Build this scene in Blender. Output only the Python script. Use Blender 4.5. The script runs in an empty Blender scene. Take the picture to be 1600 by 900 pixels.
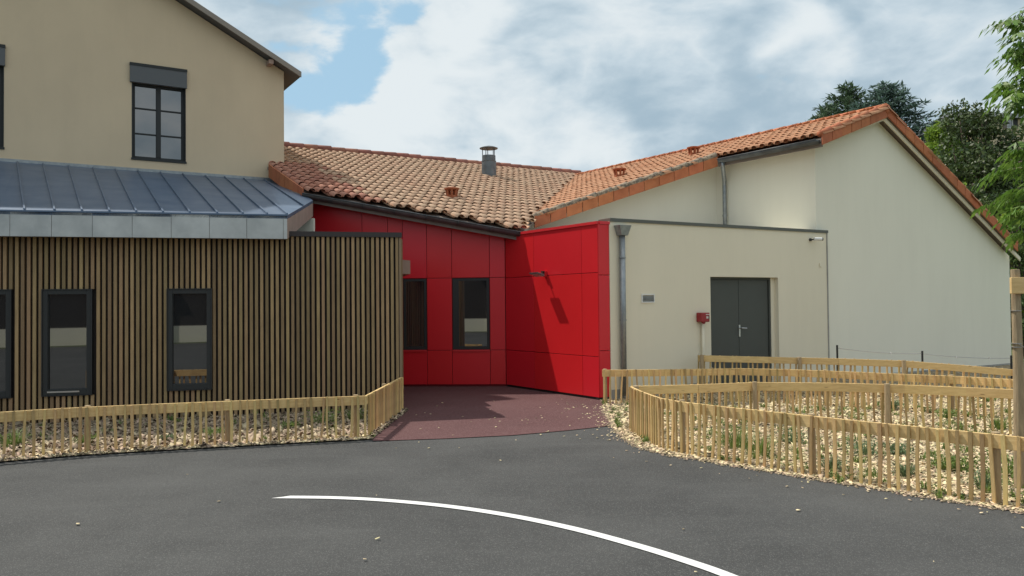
import bpy, math, random
import numpy as np
from mathutils import Vector, Matrix
random.seed(7); rng = np.random.default_rng(7)
R = math.radians
scene = bpy.context.scene
C = scene.collection

# ------------------------------------------------------------------ camera
F, EYE = 1240.0, 1.6
PITCH, ROLL = R(1.135), R(-0.55)
fw = Vector((0, math.cos(PITCH), math.sin(PITCH)))
r0 = Vector((1, 0, 0)); u0 = r0.cross(fw)
cr = r0*math.cos(ROLL) + u0*math.sin(ROLL)
cu = -r0*math.sin(ROLL) + u0*math.cos(ROLL)
cam_d = bpy.data.cameras.new('camera'); cam = bpy.data.objects.new('camera', cam_d); C.objects.link(cam)
cam.matrix_world = Matrix(((cr.x, cu.x, -fw.x, 0), (cr.y, cu.y, -fw.y, 0), (cr.z, cu.z, -fw.z, EYE), (0, 0, 0, 1)))
cam_d.sensor_width = 36; cam_d.lens = 36*F/1600; cam_d.clip_end = 5000; cam_d.clip_start = 0.05
scene.camera = cam
scene.view_settings.view_transform = 'Standard'; scene.view_settings.look = 'None'
scene.view_settings.exposure = 0.18; scene.view_settings.gamma = 1.0

# ------------------------------------------------------------------ sun and sky
SUN_AZ = Vector((-0.88, 0.475)).normalized(); SUN_EL = R(56.5)
sd = bpy.data.lights.new('sun', 'SUN'); sd.energy = 3.5; sd.angle = R(0.53); sd.color = (1.0, 0.94, 0.84)
sun = bpy.data.objects.new('sun', sd); C.objects.link(sun)
to_sun = Vector((SUN_AZ.x*math.cos(SUN_EL), SUN_AZ.y*math.cos(SUN_EL), math.sin(SUN_EL)))
sun.rotation_euler = to_sun.to_track_quat('Z', 'Y').to_euler()
sun.location = (0, 0, 60)

world = bpy.data.worlds.new('World'); scene.world = world; world.use_nodes = True
def world_sky():
    nt = world.node_tree; N = nt.nodes; L = nt.links; N.clear()
    def nd(t, **k):
        n = N.new(t)
        for a, b in k.items(): setattr(n, a, b)
        return n
    def m(op, a, b=None, clamp=False):
        n = nd('ShaderNodeMath', operation=op); n.use_clamp = clamp
        for i, q in enumerate((a, b)):
            if q is None: continue
            if isinstance(q, (int, float)): n.inputs[i].default_value = q
            else: L.new(q, n.inputs[i])
        return n.outputs[0]
    def maprange(v, a, b, c=0, d=1):
        n = nd('ShaderNodeMapRange', interpolation_type='SMOOTHSTEP'); L.new(v, n.inputs[0])
        for i, q in enumerate((a, b, c, d)): n.inputs[i+1].default_value = q
        return n.outputs[0]
    out = nd('ShaderNodeOutputWorld'); bg = nd('ShaderNodeBackground')
    sky = nd('ShaderNodeTexSky', sky_type='NISHITA'); sky.sun_disc = False
    sky.sun_elevation = SUN_EL; sky.sun_rotation = math.atan2(SUN_AZ.x, SUN_AZ.y)
    sky.altitude = 400; sky.air_density = 1.0; sky.dust_density = 1.5; sky.ozone_density = 1.5
    tc = nd('ShaderNodeTexCoord'); vec = tc.outputs['Generated']
    sep = nd('ShaderNodeSeparateXYZ'); L.new(vec, sep.inputs[0])
    den = m('ADD', m('MAXIMUM', sep.outputs[2], 0.0), 1.15)
    comb = nd('ShaderNodeCombineXYZ')
    L.new(m('DIVIDE', sep.outputs[0], den), comb.inputs[0]); L.new(m('DIVIDE', sep.outputs[1], den), comb.inputs[1])
    L.new(m('MULTIPLY', sep.outputs[2], 1.15), comb.inputs[2])
    P = comb.outputs[0]
    def noise(scale, detail, rough, off, dist=0.0):
        mp = nd('ShaderNodeMapping'); L.new(P, mp.inputs[0]); mp.inputs['Location'].default_value = off
        n = nd('ShaderNodeTexNoise'); n.inputs['Scale'].default_value = scale; n.inputs['Detail'].default_value = detail
        n.inputs['Roughness'].default_value = rough; n.inputs['Distortion'].default_value = dist
        L.new(mp.outputs[0], n.inputs['Vector']); return n.outputs['Fac']
    def blob(px, py, tight):        # soft patch of cloud centred on one direction of the sky
        d = (fw + cr*((px-800)/F) - cu*((py-450)/F)).normalized()
        vm = nd('ShaderNodeVectorMath', operation='DOT_PRODUCT'); L.new(vec, vm.inputs[0]); vm.inputs[1].default_value = d
        return maprange(vm.outputs['Value'], math.cos(R(tight)), 1.0)
    n1 = noise(4.6, 10, 0.56, (3.1, 1.7, 0.4), 0.15)
    n2 = noise(1.8, 7, 0.55, (8.3, 2.2, 5.0), 0.1)
    n3 = noise(12.0, 9, 0.55, (1.3, 7.2, 2.0), 0.15)
    n4 = noise(9.0, 6, 0.5, (4.3, 0.2, 9.0), 0.3)
    bil = m('SUBTRACT', 0.62, m('ABSOLUTE', m('MULTIPLY', m('SUBTRACT', n4, 0.5), 3.2)))   # billowing heads
    # coverage: nearly everything, with gaps of blue towards the upper left of the view
    gap = m('ADD', m('MULTIPLY', blob(480, 85, 6.5), 0.27), m('MULTIPLY', blob(600, 15, 3.5), 0.20))
    gap = m('ADD', gap, m('MULTIPLY', blob(570, 95, 2.5), 0.12))
    cov = m('SUBTRACT', m('ADD', n1, 0.20), gap)
    cov = m('ADD', cov, m('MULTIPLY', m('SUBTRACT', n3, 0.5), 0.9))
    cov = m('ADD', cov, m('MULTIPLY', bil, 0.10))
    cov = maprange(cov, 0.42, 0.58)
    # brightness: cumulus heads left of centre, slate grey base to the right
    br = m('MULTIPLY', m('SUBTRACT', n1, 0.5), 1.1)
    br = m('ADD', br, m('MULTIPLY', m('SUBTRACT', n3, 0.5), 1.15))
    br = m('ADD', br, m('MULTIPLY', m('SUBTRACT', n2, 0.5), 0.7))
    br = m('ADD', br, m('MULTIPLY', m('SUBTRACT', bil, 0.3), 0.75))
    for px, py, t, a in ((640, 60, 9, .30), (560, 150, 6, .24), (700, 40, 9, .18), (1250, 80, 4, .42), (600, 215, 8, .15), (1020, 10, 9, .20),
                         (830, 95, 2.6, .22), (920, 220, 4, .26), (1590, 150, 2.5, .25), (760, 215, 4, .15),
                         (850, 150, 6, -.05), (1450, 80, 14, -.12), (1080, 140, 9, -.16), (1200, 190, 6, -.14), (700, 120, 3, -.08), (430, 30, 4, -.2), (740, 215, 4, -.10)):
        br = m('ADD', br, m('MULTIPLY', blob(px, py, t), a))
    br = m('ADD', br, m('MULTIPLY', maprange(sep.outputs[2], 0.42, 0.85), 0.6))
    br = maprange(m('ADD', br, 0.38), 0.0, 1.0)
    ramp = nd('ShaderNodeValToRGB'); L.new(br, ramp.inputs[0]); e = ramp.color_ramp.elements
    e[0].position = 0; e[0].color = (0.33, 0.44, 0.525, 1)
    e[1].position = 1; e[1].color = (0.69, 0.745, 0.77, 1)
    x = e.new(0.5); x.color = (0.50, 0.595, 0.66, 1)
    mul = nd('ShaderNodeVectorMath', operation='SCALE'); L.new(sky.outputs[0], mul.inputs[0]); mul.inputs['Scale'].default_value = 0.60
    cl = nd('ShaderNodeVectorMath', operation='SCALE'); L.new(ramp.outputs[0], cl.inputs[0]); cl.inputs['Scale'].default_value = 10.0
    mix = nd('ShaderNodeMix', data_type='RGBA'); veil = nd('ShaderNodeMix', data_type='RGBA'); veil.inputs[0].default_value = 0.62; L.new(mul.outputs[0], veil.inputs[6]); veil.inputs[7].default_value = (4.6, 7.2, 9.0, 1)
    L.new(cov, mix.inputs[0]); L.new(veil.outputs[2], mix.inputs[6]); L.new(cl.outputs[0], mix.inputs[7])
    L.new(mix.outputs[2], bg.inputs[0]); bg.inputs[1].default_value = 0.1
    L.new(bg.outputs[0], out.inputs[0])
world_sky()

# ------------------------------------------------------------------ where things stand: rays of the surveyed photograph
EY = Vector((0, 0, EYE))
def ray(x, y): return fw + cr*((x-800)/F) - cu*((y-450)/F)
def gnd(x, y, z=0.0): d = ray(x, y); return EY + d*((z-EYE)/d.z)
def onpl(x, y, p, n): d = ray(x, y); return EY + d*(n.dot(p-EY)/n.dot(d))
def atY(x, y, Y): d = ray(x, y); return EY + d*(Y/d.y)
def dirv(a): return Vector((math.cos(R(a)), math.sin(R(a)), 0))
Z = Vector((0, 0, 1))
class Wall:
    """vertical plane: s metres along, o metres out towards the camera, z up"""
    def __init__(self, p, a):
        self.p = Vector((p[0], p[1], 0)); self.d = dirv(a); self.n = Vector((self.d.y, -self.d.x, 0))
    def P(self, s, o, z): return self.p + self.d*s + self.n*o + Z*z
    def S(self, x, y=450, o=0.0):
        q = onpl(x, y, self.p + self.n*o, self.n); return (q-self.p).dot(self.d), q.z

# ------------------------------------------------------------------ mesh builder
class MB:
    def __init__(self): self.v = []; self.f = []
    def add(self, vs, fs):
        k = len(self.v); self.v += [tuple(q) for q in vs]; self.f += [tuple(i+k for i in f) for f in fs]
    def hexa(self, b, t):      # two matching rings of n points
        n = len(b)
        self.add(list(b)+list(t), [tuple(range(n))[::-1], tuple(range(n, 2*n))] + [(i, (i+1) % n, n+(i+1) % n, n+i) for i in range(n)])
        return self
    def wb(self, w, s0, s1, o0, o1, z0, z1):
        return self.hexa([w.P(s0, o1, z0), w.P(s1, o1, z0), w.P(s1, o0, z0), w.P(s0, o0, z0)],
                         [w.P(s0, o1, z1), w.P(s1, o1, z1), w.P(s1, o0, z1), w.P(s0, o0, z1)])
    def prism(self, pts, z0, z1):
        return self.hexa([(p[0], p[1], z0) for p in pts], [(p[0], p[1], z1) for p in pts])
    def ring(self, w, s0, s1, z0, z1, t, o0, o1):    # rectangular frame, mitred into four butting bars
        self.wb(w, s0, s0+t, o0, o1, z0, z1); self.wb(w, s1-t, s1, o0, o1, z0, z1)
        self.wb(w, s0+t, s1-t, o0, o1, z0, z0+t); self.wb(w, s0+t, s1-t, o0, o1, z1-t, z1); return self
    def tube(self, path, r, n=10, caps=True):
        path = [Vector(p) for p in path]; rs = r if isinstance(r, (list, tuple)) else [r]*len(path)
        k = len(self.v); prev = None
        for i, p in enumerate(path):
            t = (path[min(i+1, len(path)-1)] - path[max(i-1, 0)]).normalized()
            a = prev if prev is not None else (Z if abs(t.z) < .9 else Vector((1, 0, 0)))
            x = (a - t*a.dot(t)).normalized(); y = t.cross(x); prev = x
            for j in range(n):
                q = 2*math.pi*j/n; self.v.append(tuple(p + (x*math.cos(q)+y*math.sin(q))*rs[i]))
        for i in range(len(path)-1):
            for j in range(n):
                self.f.append((k+i*n+j, k+i*n+(j+1) % n, k+(i+1)*n+(j+1) % n, k+(i+1)*n+j))
        if caps:
            self.f.append(tuple(k+j for j in range(n))[::-1]); self.f.append(tuple(k+(len(path)-1)*n+j for j in range(n)))
        return self
    def lathe(self, c, prof, n=16, axis=Z):
        c = Vector(c); axis = Vector(axis).normalized(); a = Vector((1, 0, 0)) if abs(axis.x) < .9 else Vector((0, 1, 0))
        x = (a-axis*a.dot(axis)).normalized(); y = axis.cross(x); k = len(self.v)
        for r, h in prof:
            for j in range(n):
                q = 2*math.pi*j/n; self.v.append(tuple(c+axis*h+(x*math.cos(q)+y*math.sin(q))*r))
        for i in range(len(prof)-1):
            for j in range(n): self.f.append((k+i*n+j, k+i*n+(j+1) % n, k+(i+1)*n+(j+1) % n, k+(i+1)*n+j))
        self.f.append(tuple(k+j for j in range(n))[::-1]); self.f.append(tuple(k+(len(prof)-1)*n+j for j in range(n)))
        return self
def mesh_obj(name, vs, fs, mat, parent=None, smooth=False, bevel=0):
    off = Vector((0, 0, 0)); q = parent
    while q is not None: off += q.location; q = q.parent
    me = bpy.data.meshes.new(name); me.from_pydata([(a[0]-off.x, a[1]-off.y, a[2]-off.z) for a in vs], [], fs)
    if mat: me.materials.append(mat)
    if smooth: me.polygons.foreach_set('use_smooth', [True]*len(me.polygons))
    o = bpy.data.objects.new(name, me); C.objects.link(o)
    if parent: o.parent = parent
    if bevel:
        b = o.modifiers.new('bevel', 'BEVEL'); b.width = bevel; b.segments = 2; b.limit_method = 'ANGLE'; b.angle_limit = R(50)
    return o
def obj(name, mb, mat, parent=None, smooth=False, bevel=0): return mesh_obj(name, mb.v, mb.f, mat, parent, smooth, bevel)
def quads(name, Q, mat, parent=None):      # Q: N x k x 3 array of loose faces
    Q = np.asarray(Q, dtype=np.float64); n, k = Q.shape[:2]
    off = np.zeros(3); q = parent
    while q is not None: off += np.array(q.location); q = q.parent
    me = bpy.data.meshes.new(name); me.vertices.add(n*k); me.vertices.foreach_set('co', (Q.reshape(-1, 3)-off).ravel())
    me.loops.add(n*k); me.loops.foreach_set('vertex_index', np.arange(n*k)); me.polygons.add(n)
    me.polygons.foreach_set('loop_start', np.arange(0, n*k, k)); me.polygons.foreach_set('loop_total', np.full(n, k))
    me.update(calc_edges=True); me.materials.append(mat)
    o = bpy.data.objects.new(name, me); C.objects.link(o)
    if parent: o.parent = parent
    return o
def tag(o, label, cat, group=None):
    o['label'] = label; o['category'] = cat
    if group: o['group'] = group
    return o
def thing(name, label, cat, loc=(0, 0, 0), group=None):
    o = bpy.data.objects.new(name, None); C.objects.link(o); o.location = loc; o.empty_display_size = .2
    return tag(o, label, cat, group)
def setting(o, kind='structure'): o['kind'] = kind; return o

# ------------------------------------------------------------------ materials
def mat(name, col, rough=.7, metal=0.0, spec=.5, col2=None, var=None, nscale=3.0, ndetail=5, stretch=(1, 1, 1), bump=0.0, bscale=60,
        bdist=.005, island=None, objrand=None, spots=None, ior=None, coat=0.0, contrast=(.35, .65), trans=0, streak=0):
    """col..col2 mixed by noise; island/objrand: per-piece value jitter; spots=(scale, size, colour)"""
    M = bpy.data.materials.new(name); M.use_nodes = True; nt = M.node_tree; N = nt.nodes; L = nt.links
    b = N['Principled BSDF']; b.inputs['Roughness'].default_value = rough; b.inputs['Metallic'].default_value = metal
    b.inputs['Specular IOR Level'].default_value = spec; b.inputs['Coat Weight'].default_value = coat
    if ior: b.inputs['IOR'].default_value = ior
    tc = N.new('ShaderNodeTexCoord'); mp = N.new('ShaderNodeMapping'); L.new(tc.outputs['Object'], mp.inputs[0]); mp.inputs['Scale'].default_value = stretch
    cur = None
    c1 = (*col, 1)
    if col2:
        n = N.new('ShaderNodeTexNoise'); n.inputs['Scale'].default_value = nscale; n.inputs['Detail'].default_value = ndetail; n.inputs['Roughness'].default_value = .6
        L.new(mp.outputs[0], n.inputs['Vector'])
        mr = N.new('ShaderNodeMapRange'); L.new(n.outputs['Fac'], mr.inputs[0]); mr.inputs[1].default_value, mr.inputs[2].default_value = contrast
        mx = N.new('ShaderNodeMix'); mx.data_type = 'RGBA'; L.new(mr.outputs[0], mx.inputs[0]); mx.inputs[6].default_value = c1; mx.inputs[7].default_value = (*col2, 1)
        cur = mx.outputs[2]
    if streak:
        ms_ = N.new('ShaderNodeMapping'); L.new(tc.outputs['Object'], ms_.inputs[0]); ms_.inputs['Scale'].default_value = (2.6, 2.6, .22)
        n = N.new('ShaderNodeTexNoise'); n.inputs['Scale'].default_value = 1.6; n.inputs['Detail'].default_value = 8; n.inputs['Roughness'].default_value = .7; L.new(ms_.outputs[0], n.inputs['Vector'])
        mr = N.new('ShaderNodeMapRange'); L.new(n.outputs['Fac'], mr.inputs[0]); mr.inputs[1].default_value = .46; mr.inputs[2].default_value = .78; mr.inputs[4].default_value = streak
        mx = N.new('ShaderNodeMix'); mx.data_type = 'RGBA'; L.new(mr.outputs[0], mx.inputs[0]); L.new(cur, mx.inputs[6]); mx.inputs[7].default_value = (col[0]*.62, col[1]*.61, col[2]*.58, 1); cur = mx.outputs[2]
    for src in ('island', 'objrand'):
        amt = island if src == 'island' else objrand
        if not amt: continue
        if src == 'island': g = N.new('ShaderNodeNewGeometry'); ro = g.outputs['Random Per Island']
        else: g = N.new('ShaderNodeObjectInfo'); ro = g.outputs['Random']
        hs = N.new('ShaderNodeHueSaturation')
        mr = N.new('ShaderNodeMapRange'); L.new(ro, mr.inputs[0]); mr.inputs[3].default_value = 1-amt; mr.inputs[4].default_value = 1+amt; L.new(mr.outputs[0], hs.inputs['Value'])
        w = N.new('ShaderNodeTexWhiteNoise'); w.noise_dimensions = '1D'; L.new(ro, w.inputs['W'])
        mh = N.new('ShaderNodeMapRange'); L.new(w.outputs['Value'], mh.inputs[0]); mh.inputs[3].default_value = .5-amt*.04; mh.inputs[4].default_value = .5+amt*.04; L.new(mh.outputs[0], hs.inputs['Hue'])
        if cur is not None: L.new(cur, hs.inputs['Color'])
        else: hs.inputs['Color'].default_value = c1
        cur = hs.outputs[0]
    if spots:
        v = N.new('ShaderNodeTexVoronoi'); v.inputs['Scale'].default_value = spots[0]; L.new(mp.outputs[0] if len(spots) < 4 else tc.outputs['Object'], v.inputs['Vector'])
        mr = N.new('ShaderNodeMapRange'); L.new(v.outputs['Distance'], mr.inputs[0]); mr.inputs[1].default_value = spots[1]; mr.inputs[2].default_value = spots[1]*.45
        mx = N.new('ShaderNodeMix'); mx.data_type = 'RGBA'; L.new(mr.outputs[0], mx.inputs[0]); mx.inputs[7].default_value = (*spots[2], 1)
        if cur is not None: L.new(cur, mx.inputs[6])
        else: mx.inputs[6].default_value = c1
        cur = mx.outputs[2]
    if cur is not None: L.new(cur, b.inputs['Base Color'])
    else: b.inputs['Base Color'].default_value = c1
    if bump:
        n = N.new('ShaderNodeTexNoise'); n.inputs['Scale'].default_value = bscale; n.inputs['Detail'].default_value = 4
        L.new(mp.outputs[0], n.inputs['Vector'])
        bp = N.new('ShaderNodeBump'); bp.inputs['Strength'].default_value = bump; bp.inputs['Distance'].default_value = bdist
        L.new(n.outputs['Fac'], bp.inputs['Height']); L.new(bp.outputs[0], b.inputs['Normal'])
    if trans:
        t = N.new('ShaderNodeBsdfTranslucent'); ms = N.new('ShaderNodeMixShader'); ms.inputs[0].default_value = trans
        if cur is not None: L.new(cur, t.inputs['Color'])
        else: t.inputs['Color'].default_value = c1
        L.new(b.outputs[0], ms.inputs[1]); L.new(t.outputs[0], ms.inputs[2]); L.new(ms.outputs[0], N['Material Output'].inputs[0])
    return M
M_beige = mat('old render', (.655, .525, .36), .92, col2=(.60, .48, .33), nscale=.8, ndetail=8, bump=.35, bscale=90, stretch=(1, 1, .6), streak=.09)
M_white = mat('pale render', (.83, .80, .68), .9, col2=(.79, .76, .645), nscale=.6, ndetail=7, bump=.25, bscale=120, stretch=(1, 1, .5), streak=.09)
M_box = mat('cream render', (.78, .715, .565), .9, col2=(.74, .68, .535), nscale=.7, ndetail=7, bump=.25, bscale=120, stretch=(1, 1, .5), streak=.09)
M_plinth = mat('plinth concrete', (.36, .35, .32), .9, col2=(.28, .27, .25), nscale=4, bump=.3)
M_slat = mat('oak slats', (.34, .23, .115), .75, col2=(.26, .175, .088), nscale=3, stretch=(6, 6, 1), island=.3, bump=.2, bscale=80)
M_back = mat('dark membrane', (.034, .026, .024), .8)
M_cap = mat('brown flashing', (.045, .036, .034), .45, metal=.3)
M_char = mat('charcoal frame', (.034, .036, .036), .6, spec=.3)
M_zinc = mat('seamed zinc', (.070, .115, .19), .45, metal=.35, col2=(.13, .175, .25), nscale=2.2, ndetail=8, contrast=(.3, .75), bump=.08, bscale=6, bdist=.02)
M_zincf = mat('weathered zinc', (.60, .62, .61), .6, metal=.25, col2=(.40, .42, .42), nscale=2.4, ndetail=9, contrast=(.3, .7), island=.08)
M_galv = mat('galvanised steel', (.33, .35, .36), .45, metal=.7, col2=(.25, .27, .28), nscale=12)
M_gut = mat('dull zinc gutter', (.13, .14, .15), .5, metal=.5, col2=(.09, .095, .10), nscale=5)
M_soff = mat('taupe soffit', (.22, .18, .155), .8, col2=(.18, .15, .13), nscale=6)
M_timber_end = mat('brown boarding', (.36, .25, .20), .8, col2=(.30, .21, .165), nscale=4)
M_red = mat('red laminate', (.66, .017, .026), .34, col2=(.61, .015, .023), nscale=.7, island=.035, bump=.02, bscale=3, bdist=.01, spec=.45)
M_redtrim = mat('red trim', (.62, .022, .03), .4)
M_joint = mat('dark joint', (.16, .010, .012), .8)
M_glass = mat('dark glazing', (.012, .014, .016), .015, spec=.5, ior=2.6)
M_door = mat('grey green steel door', (.062, .068, .060), .5, col2=(.057, .062, .055), nscale=2)
M_chrome = mat('brushed handle', (.6, .6, .6), .3, metal=.9)
M_black = mat('black plastic', (.02, .02, .02), .5)
M_whitep = mat('white plastic', (.75, .75, .73), .4)
M_alarm = mat('red enamel', (.30, .02, .025), .45)
M_label = mat('white sticker', (.62, .55, .52), .5)
M_paint = mat('white road paint', (.74, .74, .73), .75, col2=(.42, .42, .41), nscale=70, ndetail=5, contrast=(.56, .80), bump=.5, bscale=130)
M_wood = mat('raw pine', (.76, .54, .25), .8, col2=(.64, .435, .185), nscale=7, stretch=(1, 1, 6), objrand=.07, bump=.3, bscale=50, spots=(2.6, .09, (.22, .11, .045)))
M_pick = mat('split pickets', (.62, .43, .19), .8, col2=(.49, .33, .14), nscale=9, stretch=(5, 5, 1), objrand=.34, bump=.35, bscale=40)
M_post = mat('round post', (.43, .33, .20), .85, col2=(.34, .25, .15), nscale=7, stretch=(5, 5, 1), bump=.4, bscale=30)
M_stake = mat('weathered stake', (.40, .31, .19), .85, col2=(.27, .20, .12), nscale=6, stretch=(5, 5, .8), bump=.5, bscale=30)
M_chips = mat('wood chips', (.60, .485, .305), .85, island=.62)
M_mulch = mat('bark chips', (.36, .28, .195), .9, island=.6)
M_wire = mat('galvanised wire', (.45, .45, .45), .4, metal=.8)
M_bark = mat('bark', (.12, .09, .065), .9, col2=(.07, .055, .04), nscale=8, bump=.6)
M_leafd = mat('dark glossy leaves', (.065, .10, .028), .46, island=.5, trans=.15, spec=.5)
M_leafl = mat('lime leaves', (.20, .30, .035), .55, island=.3, trans=.35)
M_leafm = mat('mid green leaves', (.085, .13, .035), .55, island=.45, trans=.2)
M_leafy = mat('young ash leaves', (.13, .235, .038), .45, island=.3, trans=.4)
M_fir = mat('fir needles', (.085, .135, .075), .7, island=.4, trans=.2)
M_cedar = mat('cedar needles', (.12, .185, .155), .7, island=.4, trans=.2)
M_weed = mat('weeds', (.15, .22, .05), .6, island=.45, trans=.25)
M_sage = mat('sage seedlings', (.13, .19, .09), .6, island=.35, trans=.25)
M_vent = mat('terracotta vent', (.40, .12, .05), .8, col2=(.30, .09, .04), nscale=12)
M_verge = mat('terracotta verge', (.47, .155, .065), .82, col2=(.38, .12, .05), nscale=6, island=.14, bump=.2, bscale=60)
M_ridge = mat('ridge tiles', (.32, .125, .085), .85, col2=(.22, .09, .065), nscale=5, island=.2)
M_capst = mat('mossy mortar', (.36, .28, .20), .9, col2=(.12, .10, .08), nscale=14, contrast=(.42, .6), bump=.5, bscale=40)

def tile_mat(name, base, alt, pale, dark, left_red=False):
    M = bpy.data.materials.new(name); M.use_nodes = True; nt = M.node_tree; N = nt.nodes; L = nt.links
    b = N['Principled BSDF']; b.inputs['Roughness'].default_value = .86
    g = N.new('ShaderNodeNewGeometry'); rp = N.new('ShaderNodeValToRGB'); L.new(g.outputs['Random Per Island'], rp.inputs[0])
    rp.color_ramp.interpolation = 'LINEAR'; e = rp.color_ramp.elements; e[0].color = (*base, 1); e[1].color = (*alt, 1)
    q = e.new(.45); q.color = (*[(a+c)/2 for a, c in zip(base, pale)], 1); q = e.new(.7); q.color = (*pale, 1)
    tc = N.new('ShaderNodeTexCoord')
    def noise(s, d, lo, hi):
        n = N.new('ShaderNodeTexNoise'); n.inputs['Scale'].default_value = s; n.inputs['Detail'].default_value = d; n.inputs['Roughness'].default_value = .65
        L.new(tc.outputs['Object'], n.inputs['Vector']); mr = N.new('ShaderNodeMapRange'); L.new(n.outputs['Fac'], mr.inputs[0])
        mr.inputs[1].default_value = lo; mr.inputs[2].default_value = hi; return mr.outputs[0], n.outputs['Fac']
    a, _ = noise(.9, 6, .42, .62)
    mx = N.new('ShaderNodeMix'); mx.data_type = 'RGBA'; L.new(rp.outputs[0], mx.inputs[6]); mx.inputs[7].default_value = (*pale, 1)
    mm = N.new('ShaderNodeMath'); mm.operation = 'MULTIPLY'; L.new(a, mm.inputs[0]); mm.inputs[1].default_value = .55; L.new(mm.outputs[0], mx.inputs[0])
    d, nf = noise(11, 5, .56, .72)
    m2 = N.new('ShaderNodeMix'); m2.data_type = 'RGBA'; L.new(mx.outputs[2], m2.inputs[6]); m2.inputs[7].default_value = (*dark, 1)
    m3 = N.new('ShaderNodeMath'); m3.operation = 'MULTIPLY'; L.new(d, m3.inputs[0]); m3.inputs[1].default_value = .75; L.new(m3.outputs[0], m2.inputs[0])
    L.new(m2.outputs[2], b.inputs['Base Color'])
    bp = N.new('ShaderNodeBump'); bp.inputs['Strength'].default_value = .4; bp.inputs['Distance'].default_value = .006; L.new(nf, bp.inputs['Height']); L.new(bp.outputs[0], b.inputs['Normal'])
    return M
M_tileA = tile_mat('aged canal tiles', (.53, .325, .215), (.50, .295, .19), (.55, .375, .25), (.23, .17, .115))
M_tileAn = tile_mat('replaced red tiles', (.42, .17, .11), (.34, .13, .09), (.45, .22, .15), (.20, .10, .07))
M_tileB = tile_mat('orange canal tiles', (.52, .245, .13), (.48, .22, .115), (.54, .29, .165), (.25, .145, .09))

def ground_mat(name, c1, c2, c3, fine=220, coarse=.5, rough=.9, bump=.5, speck=None, vscale=90):
    M = bpy.data.materials.new(name); M.use_nodes = True; nt = M.node_tree; N = nt.nodes; L = nt.links
    b = N['Principled BSDF']; b.inputs['Roughness'].default_value = rough; b.inputs['Specular IOR Level'].default_value = .35
    tc = N.new('ShaderNodeTexCoord')
    def noise(s, d, lo, hi, st=(1, 1, 1)):
        mp = N.new('ShaderNodeMapping'); L.new(tc.outputs['Object'], mp.inputs[0]); mp.inputs['Scale'].default_value = st
        n = N.new('ShaderNodeTexNoise'); n.inputs['Scale'].default_value = s; n.inputs['Detail'].default_value = d; n.inputs['Roughness'].default_value = .62
        L.new(mp.outputs[0], n.inputs['Vector']); mr = N.new('ShaderNodeMapRange'); L.new(n.outputs['Fac'], mr.inputs[0])
        mr.inputs[1].default_value = lo; mr.inputs[2].default_value = hi; return mr.outputs[0], n.outputs['Fac']
    def mixc(f, a, bcol, k=1.0):
        mx = N.new('ShaderNodeMix'); mx.data_type = 'RGBA'
        mm = N.new('ShaderNodeMath'); mm.operation = 'MULTIPLY'; L.new(f, mm.inputs[0]); mm.inputs[1].default_value = k; L.new(mm.outputs[0], mx.inputs[0])
        if isinstance(a, tuple): mx.inputs[6].default_value = (*a, 1)
        else: L.new(a, mx.inputs[6])
        mx.inputs[7].default_value = (*bcol, 1); return mx.outputs[2]
    n1, _ = noise(coarse, 8, .38, .66); n2, nf = noise(fine, 3, .35, .7); n3, _ = noise(coarse*3, 7, .52, .7, (.35, 1.6, 1))
    c = mixc(n1, c1, c2, .8); c = mixc(n3, c, c2, .5); n5, _ = noise(coarse*.45, 6, .50, .68, (1, 1, 1)); c = mixc(n5, c, c3, .55); c = mixc(n2, c, c3, .55)
    v = N.new('ShaderNodeTexVoronoi'); v.inputs['Scale'].default_value = vscale; L.new(tc.outputs['Object'], v.inputs['Vector'])
    if speck:
        w = N.new('ShaderNodeMath'); w.operation = 'GREATER_THAN'; w.inputs[1].default_value = .86
        sx = N.new('ShaderNodeSeparateColor'); L.new(v.outputs['Color'], sx.inputs[0]); L.new(sx.outputs[0], w.inputs[0]); c = mixc(w.outputs[0], c, speck, .7)
    L.new(c, b.inputs['Base Color'])
    ad = N.new('ShaderNodeMath'); ad.operation = 'ADD'; L.new(nf, ad.inputs[0]); L.new(v.outputs['Distance'], ad.inputs[1])
    bp = N.new('ShaderNodeBump'); bp.inputs['Strength'].default_value = bump; bp.inputs['Distance'].default_value = .004; L.new(ad.outputs[0], bp.inputs['Height']); L.new(bp.outputs[0], b.inputs['Normal'])
    return M
M_asph = ground_mat('asphalt', (.060, .061, .061), (.108, .109, .107), (.032, .0325, .033), fine=130, bump=.9, speck=(.145, .145, .14), vscale=165)
M_softr = ground_mat('maroon rubber paving', (.105, .044, .045), (.135, .065, .065), (.055, .026, .026), fine=160, speck=(.22, .13, .13), vscale=130)
M_chipg = ground_mat('chip bed', (.25, .19, .11), (.33, .26, .16), (.10, .07, .04), fine=60, coarse=1.2, bump=1.0, speck=(.62, .55, .40), vscale=28)
M_mulg = ground_mat('bark bed', (.19, .145, .10), (.25, .20, .145), (.08, .06, .04), fine=60, coarse=1.0, bump=1.0, speck=(.30, .25, .19), vscale=30)
M_soil = ground_mat('meadow', (.09, .12, .04), (.12, .14, .05), (.05, .07, .02), fine=20, coarse=.2)
M_far = mat('hazy hills', (.10, .145, .175), .95, col2=(.085, .13, .15), nscale=.01)

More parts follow.
